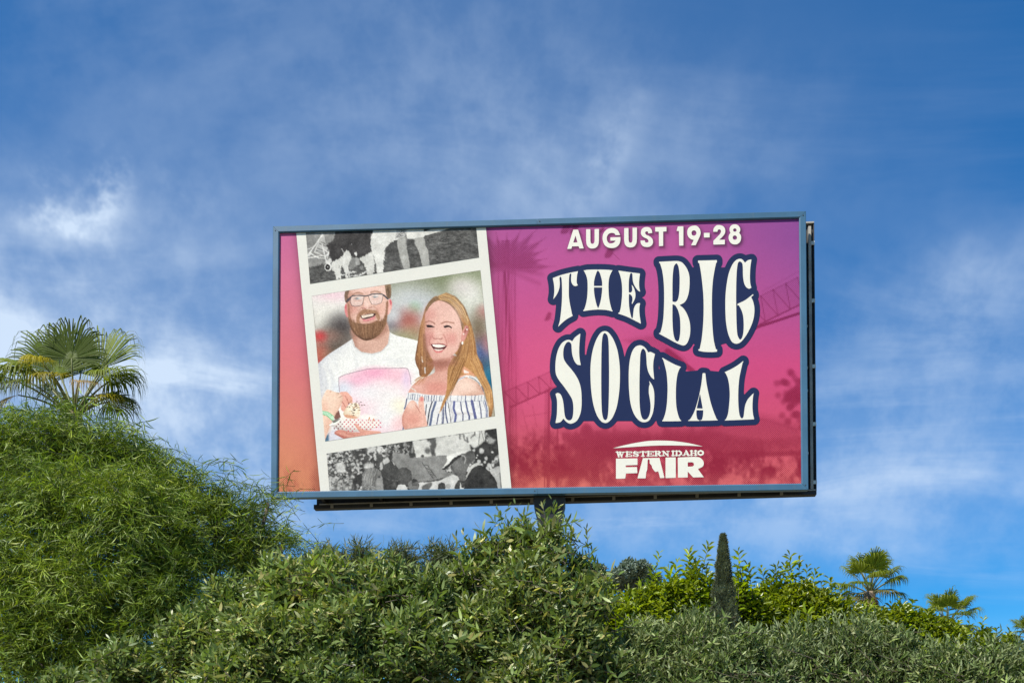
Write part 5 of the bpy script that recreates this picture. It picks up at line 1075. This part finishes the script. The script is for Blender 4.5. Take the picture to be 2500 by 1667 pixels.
# thin-leaved wattle, the tall mass on the left
WL = lobes_from([(30, 1102, 115), (150, 1094, 110, .3), (265, 1112, 100, .2), (345, 1140, 75, .2), (120, 1260, 150, -.2), (300, 1290, 150, -.2), (425, 1215, 95, .1), (450, 1340, 130), (535, 1235, 62, .1), (610, 1265, 50, .2), (590, 1350, 90, .2), (-60, 1250, 160), (20, 1430, 150, -.3),
                 (200, 1470, 160, -.3), (380, 1480, 140, -.2), (60, 1600, 150, -.3), (250, 1640, 140, -.2), (655, 1225, 30, .2), (690, 1320, 45, .2)], 7.4)
rs = np.random.default_rng(3)
ex = np.array([at(x, y, 7.4) for x, y in ((500, 1150), (545, 1165), (590, 1175), (625, 1190), (655, 1195), (680, 1215), (700, 1245), (565, 1165), (470, 1120), (520, 1150), (730, 1285), (640, 1180), (600, 1185))])
bush('wattle_tree', 'tall thin-leaved wattle filling the left edge below the palm', 'tree', None, WL, 3300, 21, m_thin, 60, length=(.28, .54), nleaf=20, L=(.06, .11), W=(.0045, .0075), ang=(48, 20), droop=.42, bend=.35, leaf_droop=.28, tpl=STRAP, rho=(.45, 1.16), inner=.34, stemc=(.06, .075, .02), stemr=.0016, pal=PT, tipcol=(.13, .18, .03), upw=.35, r0=.06,
     extra=(ex, np.tile((.75, -.1, .40), (len(ex), 1)) + rs.normal(0, .16, (len(ex), 3))))
WL2 = lobes_from([(790, 1365, 55), (880, 1360, 60), (980, 1365, 60), (1075, 1355, 55), (740, 1400, 60), (1130, 1400, 60), (930, 1430, 70)], 8.6)
bush('wattle_shrub', 'low thin-leaved wattle showing above the broad-leaved shrub under the board', 'shrub', None, WL2, 620, 22, m_thin, 24, length=(.25, .45), nleaf=15, L=(.07, .12), W=(.006, .010), ang=(52, 18), droop=.05, bend=.3, leaf_droop=.1, tpl=STRAP, pal=[(.085, .11, .04), (.07, .095, .035), (.11, .13, .055)], tipcol=(.14, .15, .07), upw=.8, r0=.03)

# broad-leaved shrubs in the middle
ML = lobes_from([(560, 1470, 85, .2), (680, 1430, 95, .1), (800, 1410, 85), (930, 1430, 100, .1), (1040, 1450, 90, .1), (470, 1570, 110, .1), (640, 1570, 140, -.1), (830, 1560, 140, -.1), (1010, 1580, 130, -.1), (300, 1640, 100, .1), (560, 1680, 130, -.2), (800, 1690, 140, -.2), (150, 1680, 70, .2)], 5.4)
bush('broad_leaved_shrub', 'broad green shrub in the foreground left of the pole, below the board', 'shrub', 'broad-leaved shrubs in front of the board', ML, 2150, 31, m_broad, 60, length=(.15, .30), nleaf=17, tpl=ELL, L=(.038, .068), W=(.011, .017), ang=(66, 26), droop=.06, bend=.3, pal=PB, tipcol=(.16, .20, .07), upw=.6, r0=.03)
CL = lobes_from([(1190, 1350, 62, .1), (1265, 1310, 55), (1345, 1320, 62), (1420, 1390, 48, .1), (1140, 1430, 90, .1), (1290, 1440, 120, -.1), (1420, 1460, 80), (1180, 1550, 120, -.1), (1370, 1560, 120, -.1), (1280, 1660, 130, -.2), (1470, 1640, 90)], 5.6)
ex = np.array([at(x, y, 5.6) for x, y in ((1212, 1235), (1258, 1222), (1292, 1232), (1325, 1225), (1345, 1212), (1360, 1225), (1190, 1250), (1165, 1280), (1395, 1262), (1420, 1270), (1430, 1282), (1455, 1330), (1372, 1250), (1235, 1232), (1280, 1250), (1320, 1245), (1110, 1300), (1130, 1290))])
bush('broad_leaved_shrub', 'tall broad-leaved shrub rising in front of the pole and touching the frame', 'shrub', 'broad-leaved shrubs in front of the board', CL, 1600, 32, m_broad, 60, length=(.17, .32), nleaf=15, tpl=ELL, L=(.045, .078), W=(.011, .017), ang=(64, 24), droop=.04, bend=.35, pal=[tuple(np.array(q) * .9) for q in PB], tipcol=(.15, .185, .08), upw=.65, r0=.03,
     extra=(ex, np.tile((.05, -.1, 1.), (len(ex), 1)) + rs.normal(0, .35, (len(ex), 3))))

# grey-green olives on the right
def upright(pts, Y):
    P = np.array([at(x, y, Y) for x, y in pts]); return P, np.tile((0, -.08, 1.), (len(P), 1)) + rs.normal(0, .22, (len(P), 3))
OL = lobes_from([(1560, 1585, 85), (1690, 1565, 80), (1790, 1590, 85), (1690, 1510, 40, .1), (1590, 1530, 35, .1), (1540, 1660, 100, -.1), (1720, 1660, 110, -.1), (1880, 1640, 90)], 5.8)
bush('olive_shrub', 'grey-green olive shrub in front of the cypress and yellow-green bush', 'shrub', 'olive shrubs along the bottom right', OL, 1150, 41, m_olive, 50, length=(.24, .46), nleaf=19, tpl=ELL, L=(.038, .068), W=(.008, .012), ang=(50, 24), droop=.03, bend=.25, pal=PO, tipcol=(.19, .22, .10), upw=1.1, r0=.03, rho=(.45, 1.15), extra=upright([(1590, 1492), (1640, 1500), (1655, 1478), (1700, 1470), (1722, 1488), (1745, 1462), (1770, 1500), (1820, 1510), (1850, 1525), (1560, 1500), (1680, 1490)], 5.8))
OL2 = lobes_from([(1940, 1590, 85), (2070, 1575, 85), (2180, 1595, 80), (1990, 1660, 110), (2150, 1670, 110), (2110, 1520, 40, .1)], 6.0)
bush('olive_shrub', 'dark olive shrub in front of the larger of the right-hand palms', 'shrub', 'olive shrubs along the bottom right', OL2, 1050, 42, m_olive, 44, length=(.24, .46), nleaf=19, tpl=ELL, L=(.038, .068), W=(.0075, .0115), ang=(46, 22), droop=.02, bend=.22, pal=[tuple(np.array(q) * .86) for q in PO], tipcol=(.16, .19, .09), upw=1.3, r0=.03, rho=(.45, 1.15), extra=upright([(1930, 1515), (1985, 1520), (2040, 1500), (2072, 1478), (2085, 1500), (2110, 1488), (2140, 1505), (2170, 1530), (2010, 1505), (1900, 1530), (2200, 1540)], 6.0))
OL3 = lobes_from([(2290, 1620, 75), (2400, 1625, 75), (2500, 1625, 75), (2330, 1670, 100), (2480, 1680, 100), (2590, 1620, 80)], 5.7)
bush('olive_shrub', 'olive shrub with upright twigs in the bottom right corner', 'shrub', 'olive shrubs along the bottom right', OL3, 980, 43, m_olive, 44, length=(.24, .44), nleaf=19, tpl=ELL, L=(.038, .068), W=(.0075, .0115), ang=(46, 22), droop=.02, bend=.22, pal=PO, tipcol=(.18, .21, .10), upw=1.3, r0=.03, rho=(.45, 1.15), extra=upright([(2260, 1550), (2300, 1560), (2345, 1545), (2390, 1555), (2430, 1540), (2455, 1525), (2480, 1548), (2370, 1565), (2410, 1570), (2325, 1570), (2495, 1530)], 5.7))

# yellow-green glossy shrubs behind them, with whorled shoots
def shoots(pts, Y, rng, zoom=(1400, 1267, 2.138)):
    pts = [q for x, y in pts for q in ((x, y), (x + rng.normal(0, 45), y + 55 + abs(rng.normal(0, 30))), (x + rng.normal(0, 55), y + 85 + abs(rng.normal(0, 40))), (x + rng.normal(0, 60), y + 120 + abs(rng.normal(0, 40))))]
    P = [at(zoom[0] + x / zoom[2], zoom[1] + (y + 6) / zoom[2], Y) for x, y in pts]
    return np.array(P), np.tile((0, -.05, 1.), (len(P), 1)) + rng.normal(0, .12, (len(P), 3))
GL = lobes_from([(1500, 1500, 50, .2), (1560, 1475, 60), (1630, 1450, 55), (1700, 1440, 55), (1600, 1520, 80), (1720, 1500, 75, .3), (1800, 1460, 50, .3), (1840, 1500, 65, .3), (1480, 1440, 30, .3)], 14.0)
bush('glossy_shrub', 'yellow-green glossy shrub around the cypress', 'shrub', 'yellow-green shrubs on the right', GL, 640, 51, m_gloss, 40, length=(.40, .66), nleaf=22, L=(.10, .155), W=(.032, .048), ang=(74, 32), leaf_droop=.12, droop=.0, bend=.15, tpl=OBLONG, pal=PP, tipcol=(.19, .22, .03), upw=2.2, jit=.22, inner=.12, stemr=.006, r0=.04,
     extra=shoots([(450, 160), (600, 140), (710, 115), (860, 150), (910, 220), (540, 200), (340, 300), (170, 290), (230, 360), (650, 200), (500, 230), (780, 220), (290, 350)], 14.0, rs))
GL2 = lobes_from([(1900, 1470, 50), (1955, 1455, 50), (2010, 1475, 50), (1900, 1510, 70), (1990, 1510, 70), (2060, 1490, 40), (1860, 1450, 30, .2), (2080, 1530, 60), (2120, 1500, 42)], 14.4)
bush('glossy_shrub', 'yellow-green glossy shrub between the cypress and the larger right-hand palm', 'shrub', 'yellow-green shrubs on the right', GL2, 560, 52, m_gloss, 36, length=(.40, .66), nleaf=22, L=(.10, .155), W=(.032, .048), ang=(74, 32), leaf_droop=.12, droop=.0, bend=.15, tpl=OBLONG, pal=PP, tipcol=(.20, .22, .03), upw=2.2, jit=.22, inner=.12, stemr=.006, r0=.04,
     extra=shoots([(980, 235), (1125, 165), (1180, 185), (1265, 245), (1340, 300), (1050, 260), (1100, 215), (1220, 230), (1390, 330), (1000, 290)], 14.4, rs))
GL3 = lobes_from([(2200, 1510, 45), (2260, 1525, 45), (2330, 1545, 40), (2400, 1560, 35), (2460, 1570, 32), (2180, 1570, 60), (2300, 1590, 60), (2155, 1515, 40), (2300, 1535, 36)], 15.5)
bush('glossy_shrub', 'yellow-green glossy shrub below the smaller right-hand palm', 'shrub', 'yellow-green shrubs on the right', GL3, 520, 53, m_gloss, 30, length=(.40, .62), nleaf=22, L=(.10, .155), W=(.032, .048), ang=(74, 32), leaf_droop=.12, droop=.0, bend=.15, tpl=OBLONG, pal=PP, tipcol=(.18, .21, .03), upw=2.2, jit=.22, inner=.12, stemr=.006, r0=.04,
     extra=shoots([(1700, 390), (1770, 405), (1660, 420), (2140, 500), (2210, 555), (2060, 530), (1860, 480), (2280, 570)], 15.5, rs))

# ------------------------------------------------------------------ vegetation: palms, cypress, far pines
m_frond = leafmat('palm_blade', 0.32, 0.55, 0.22, (1.3, 1.3, .3))
m_petiole = pbr('palm_stalk', (0.12, 0.13, 0.04), 0.6, vary=0.2, scale=8)
m_palmbark = pbr('palm_trunk_fibre', (0.17, 0.125, 0.085), 0.95, vary=0.4, scale=7, bump=0.8, bscale=25)

def fan(rng, hub, d, nrm, R, colr, droop=.8, arc=115, n=38, cup=.18, tipc=None):
    start = .50 if d[2] > .6 else .30
    """one palmate blade: pleated segments fused in the inner half, their free tips bending down"""
    d = unit(np.array(d, float)); nrm = np.array(nrm, float); nrm = unit(nrm - d * (nrm @ d)); s_ = np.cross(d, nrm)
    ph = np.radians(np.linspace(-arc, arc, n)); ts = np.array([0, .15, .32, .46, .58, .70, .80, .90, 1.0]); half = (ph[1] - ph[0]) / 2
    V, F_, C = [], [], []; colr = np.array(colr, float); tipc = colr * np.array([1.15, 1.0, .9]) if tipc is None else np.array(tipc, float)
    for p in ph:
        d0 = unit(d * cos(p) + s_ * sin(p) + nrm * cup * (1 - cos(p)) * .5 + nrm * rng.normal(0, .03)); sdv = unit(-d * sin(p) + s_ * cos(p))
        L = R * (.80 + .20 * cos(p * .7)) * (1 + rng.normal(0, .05)); q = np.array(hub, float); b0 = len(V); g_ = droop * (.75 + .5 * rng.random())
        shade = np.clip(rng.normal(1, .10), .7, 1.3); prev = 0
        for j, t in enumerate(ts):
            k_ = np.clip((t - start) / (1 - start), 0, 1); k_ = k_ * k_ * (3 - 2 * k_) * g_
            dd = unit(d0 * (1 - min(k_, .97)) + np.array([0, 0, -1.0]) * k_); q = q + dd * L * (t - prev); prev = t
            w_ = L * min(t, .46) * math.tan(half) * 1.05
            if t > .46: w_ *= max(0.05, 1 - (t - .46) / .54) ** 1.1
            up = nrm * .34 * w_
            c = colr * shade * (1 - .12 * t) + (tipc - colr) * np.clip((t - .55) / .45, 0, 1) * .8
            V += [q - sdv * w_, q + up, q + sdv * w_]; C += [c * .96, c * 1.04, c]
        for j in range(len(ts) - 1):
            a = b0 + 3 * j; F_ += [(a, a + 1, a + 4), (a, a + 4, a + 3), (a + 1, a + 2, a + 5), (a + 1, a + 5, a + 4)]
    return np.array(V), np.array(F_), np.array(C)

def palm(name, label, group, heart, fronds, seed, trunk_r=.2, skirt=60, nseg=38, sk_len=1.0):
    """fronds: (hub offset, direction, normal, radius, colour, droop, arc)"""
    rng = np.random.default_rng(seed); heart = np.array(heart, float); root = empty(name, (heart[0], heart[1], 0)); tag(root, label, 'palm tree', group)
    H = np.array([0, 0, heart[2]])
    mb = MB(); zs = np.linspace(0, heart[2] - .05, 26)
    mb.tube([(.05 * sin(z * .5), .05 * cos(z * .3), z) for z in zs], [trunk_r * (1.25 if i == 0 else 1.0) * (1 + .05 * (i % 2)) for i in range(len(zs))], 14); mb.build('trunk', m_palmbark, root, True)
    for ho, d, nr, R, c, dr, arc in fronds:
        hub = H + np.array(ho); d = unit(np.array(d, float)); mb = MB()
        a = H + np.array([0, 0, -.15]); midp = (a + hub) / 2 + np.array([0, 0, .12 * np.linalg.norm(hub - a)]) - d * .06
        P = [(1 - t) ** 2 * a + 2 * t * (1 - t) * midp + t * t * hub for t in np.linspace(0, 1, 6)]
        mb.tube(P, np.linspace(.032, .014, 6), 5); pet = mb.build('frond', m_petiole, root, True)
        V, F_, C = fan(rng, hub, d, nr, R, c, dr, arc, nseg); mesh_np('blade', V, F_, m_frond, pet, {'col': C})
    # dry old leaves hanging under the crown
    if skirt:
        n = skirt; a = rng.random(n) * 2 * pi; pos = np.stack([np.cos(a) * trunk_r * 1.1, np.sin(a) * trunk_r * 1.1, heart[2] - .1 - rng.random(n) * 1.2 * sk_len], -1)
        ax = np.stack([np.cos(a) * .35, np.sin(a) * .35, -np.ones(n)], -1) + rng.normal(0, .12, (n, 3))
        V, F_ = leaf_mesh(pos, ax, np.stack([np.cos(a), np.sin(a), 0 * a], -1), .5 + .5 * rng.random(n), .05 + .05 * rng.random(n), STRAP, .3)
        cc = np.repeat(np.array([(.20, .13, .06), (.15, .095, .05), (.24, .17, .09)])[rng.integers(3, size=n)], 6, 0)
        o = mesh_np('dry_leaf_skirt', V, F_, m_frond, root, {'col': cc}); tag(o, kind='stuff')
    return root

G1, G2, YG, DRY = (.09, .13, .012), (.15, .19, .02), (.30, .26, .014), (.38, .26, .12)
k5 = 22.0 / FPX * (1 / 3.357)                                   # one step of the palm study in metres
heart = at(182, 1005, 22.0)
def ho(x, y, dy): return ((x - 610) * k5, dy, -(y - 1024) * k5)
PALM = [(ho(440, 660, .25), (-.20, .05, 1), (.2, -1, .15), 1.6, G1, .97, 84), (ho(655, 655, -.45), (.10, -.12, 1), (-.05, -1, .25), 1.18, tuple(np.array(G1) * .7), .98, 100),
        (ho(745, 580, .5), (.14, .15, 1), (-.25, -1, .1), 1.45, G2, .95, 72), (ho(560, 600, .6), (-.05, .2, 1), (0, -1, 0), .95, G1, .9, 110), (ho(820, 560, .4), (.5, .1, .8), (-.6, -.6, .5), .7, G1, .9, 90),
        (ho(300, 700, -.2), (-1, -.12, .30), (-.1, -.25, 1), 1.3, G2, 1.0, 105), (ho(180, 640, .4), (-1, .2, .42), (.2, -.3, 1), 1.3, G2, 1.0, 100), (ho(80, 780, -.3), (-.9, -.4, -.1), (-.2, -.4, 1), .9, G1, .95, 95),
        (ho(470, 740, -.75), (-.35, -.9, .05), (0, -.35, 1), .72, YG, 1.0, 95), (ho(860, 740, -.1), (1, -.05, .32), (0, -.25, 1), 1.25, G2, 1.0, 105), (ho(830, 690, .45), (.85, .4, .42), (-.2, -.2, 1), 1.1, G1, .95, 95),
        (ho(850, 930, -.2), (1, -.2, .12), (0, -.35, 1), .74, YG, .8, 85), (ho(720, 860, -.5), (.75, -.5, -.1), (0, -.3, 1), .8, DRY, 1.0, 55), (ho(560, 850, -.7), (-.1, -1, -.1), (0, -.3, 1), .8, tuple(np.array(YG) * .8), 1.0, 80),
        (ho(300, 850, -.5), (-.8, -.5, -.2), (-.1, -.4, 1), .85, (.10, .12, .015), 1.0, 90), (ho(640, 760, .8), (.1, 1, .3), (0, .3, 1), 1.0, G1, .9, 100), (ho(400, 760, .8), (-.7, .7, .3), (0, .2, 1), 1.0, G1, .9, 100), (ho(820, 860, .5), (.8, .6, .1), (0, .2, 1), .95, G1, .9, 100),
        (ho(160, 900, -.1), (-.9, -.2, -.4), (0, -.4, 1), .8, DRY, 1.0, 60), (ho(900, 860, .2), (.9, .1, -.1), (0, -.3, 1), .85, (.08, .10, .015), 1.0, 90)]
palm('fan_palm', 'large fan palm rising behind the wattle at the left edge', 'fan palms', heart, PALM, 61, .2, 90, 46)

def auto_fronds(rng, n, scale, bright=1.0):
    out = []
    for i in range(n):
        a = i * 2.399 + rng.random() * .4; e = np.radians(82 - 105 * (i / n) + rng.normal(0, 6)); d = np.array([cos(a) * cos(e), sin(a) * cos(e), sin(e)])
        L = (.75 + .35 * rng.random()) * scale; up = np.array([-cos(a) * sin(e), -sin(a) * sin(e), cos(e)]); c = np.array(G2 if i < n * .6 else G1) * bright * rng.normal(1, .1)
        if i > n * .85: c = np.array((.14, .13, .04)) * bright
        out.append((tuple(d * L), tuple(d), tuple(up + np.array([0, -.25, 0])), .82 * scale * (.85 + .3 * rng.random()), tuple(c), .75 + .2 * rng.random(), 105))
    return out
rp = np.random.default_rng(62)
palm('fan_palm', 'larger of two small fan palms on the right skyline', 'fan palms', at(2124, 1442, 44.0), auto_fronds(rp, 26, 1.12), 63, .22, 200, 26, 2.2)
palm('fan_palm', 'smaller fan palm near the right end of the skyline', 'fan palms', at(2311, 1524, 54.0), auto_fronds(rp, 24, 1.2), 64, .22, 120, 26, 1.5)
palm('fan_palm', 'fan palm tip just showing at the right edge', 'fan palms', at(2512, 1552, 60.0), auto_fronds(rp, 20, .92), 65, .22, 60, 24)

# cypress
def cypress(x, ytop, Y, label, seed):
    rng = np.random.default_rng(seed); top = at(x, ytop, Y); Hh = top[2]; root = empty('cypress_tree', (top[0], top[1], 0)); tag(root, label, 'tree')
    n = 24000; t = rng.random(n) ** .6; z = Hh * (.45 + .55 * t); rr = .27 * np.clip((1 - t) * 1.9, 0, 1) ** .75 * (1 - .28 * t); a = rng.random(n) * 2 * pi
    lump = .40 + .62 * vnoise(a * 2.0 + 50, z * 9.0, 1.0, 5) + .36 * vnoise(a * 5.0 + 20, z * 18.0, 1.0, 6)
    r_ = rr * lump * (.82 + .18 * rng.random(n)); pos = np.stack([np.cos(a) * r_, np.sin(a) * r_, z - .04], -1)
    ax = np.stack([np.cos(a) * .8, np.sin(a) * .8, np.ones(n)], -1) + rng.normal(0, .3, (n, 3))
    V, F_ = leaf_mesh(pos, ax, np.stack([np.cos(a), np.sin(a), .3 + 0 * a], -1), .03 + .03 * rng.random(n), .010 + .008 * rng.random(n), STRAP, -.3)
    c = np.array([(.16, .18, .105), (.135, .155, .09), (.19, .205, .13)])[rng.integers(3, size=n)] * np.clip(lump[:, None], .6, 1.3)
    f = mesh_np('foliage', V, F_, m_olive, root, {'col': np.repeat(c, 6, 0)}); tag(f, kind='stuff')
    mb = MB(); mb.tube([(0, 0, 0), (0, 0, Hh * .6), (0, 0, Hh * .96)], [.07, .05, .012], 8); mb.build('trunk', m_bark, root, True)
    return root
cypress(1765, 1300, 13.2, 'narrow dark cypress standing up out of the yellow-green shrubs', 71)

# pines on the hill
def pine(x, y, wpx, hpx, Y, label, seed):
    rng = np.random.default_rng(seed); c = at(x, y, Y); gz_ = float(ground_z(c[0], c[1])); root = empty('pine_tree', (c[0], c[1], gz_)); tag(root, label, 'tree', 'pines on the far hill')
    sx_, sz_ = wpx * Y / FPX, hpx * Y / FPX; B = []
    cl = [(rng.normal(0, .55, 2), rng.normal(0, .38)) for _ in range(24)]
    for (cx, cy), cz in cl:
        m_ = 330; u_ = unit(rng.normal(size=(m_, 3))); rad = .34 * (.5 + .5 * rng.random((m_, 1)))
        B.append(np.array([cx * sx_, cy * sx_, (cz - .25 * cx * cx) * sz_]) + u_ * rad * np.array([sx_, sx_, sz_ * .75]))
    B = np.concatenate(B); n = len(B); ax = unit(rng.normal(size=(n, 3)) + np.array([0, 0, .6]))
    V, F_ = leaf_mesh(B + np.array([0, 0, c[2] - gz_]), ax, rng.normal(size=(n, 3)), .45 + .35 * rng.random(n), .16 + .12 * rng.random(n), STRAP, .5)
    cc = np.array([(.15, .19, .14), (.13, .17, .125), (.17, .21, .15)])[rng.integers(3, size=n)]
    f = mesh_np('crown', V, F_, m_olive, root, {'col': np.repeat(cc, 6, 0)}); tag(f, kind='stuff')
    mb = MB(); hh = c[2] - gz_; mb.tube([(0, 0, -.5), (.3, 0, hh * .6), (0, 0, hh)], [.5, .35, .2], 8)
    for (cx, cy), cz in cl[::3]: mb.tube([(.2, 0, hh * .7), (cx * sx_ * .8, cy * sx_ * .8, hh + cz * sz_ * .6)], [.2, .06], 5)
    mb.build('trunk', m_bark, root, True); return root
pine(1515, 1408, 60, 36, 135.0, 'round grey-green pine on the hill beside the broad-leaved shrub', 81)
pine(1562, 1422, 36, 30, 150.0, 'smaller pine on the hill half behind the yellow-green shrub', 82)
pine(1452, 1418, 34, 36, 142.0, 'pine on the hill half hidden by the broad-leaved shrub', 83)
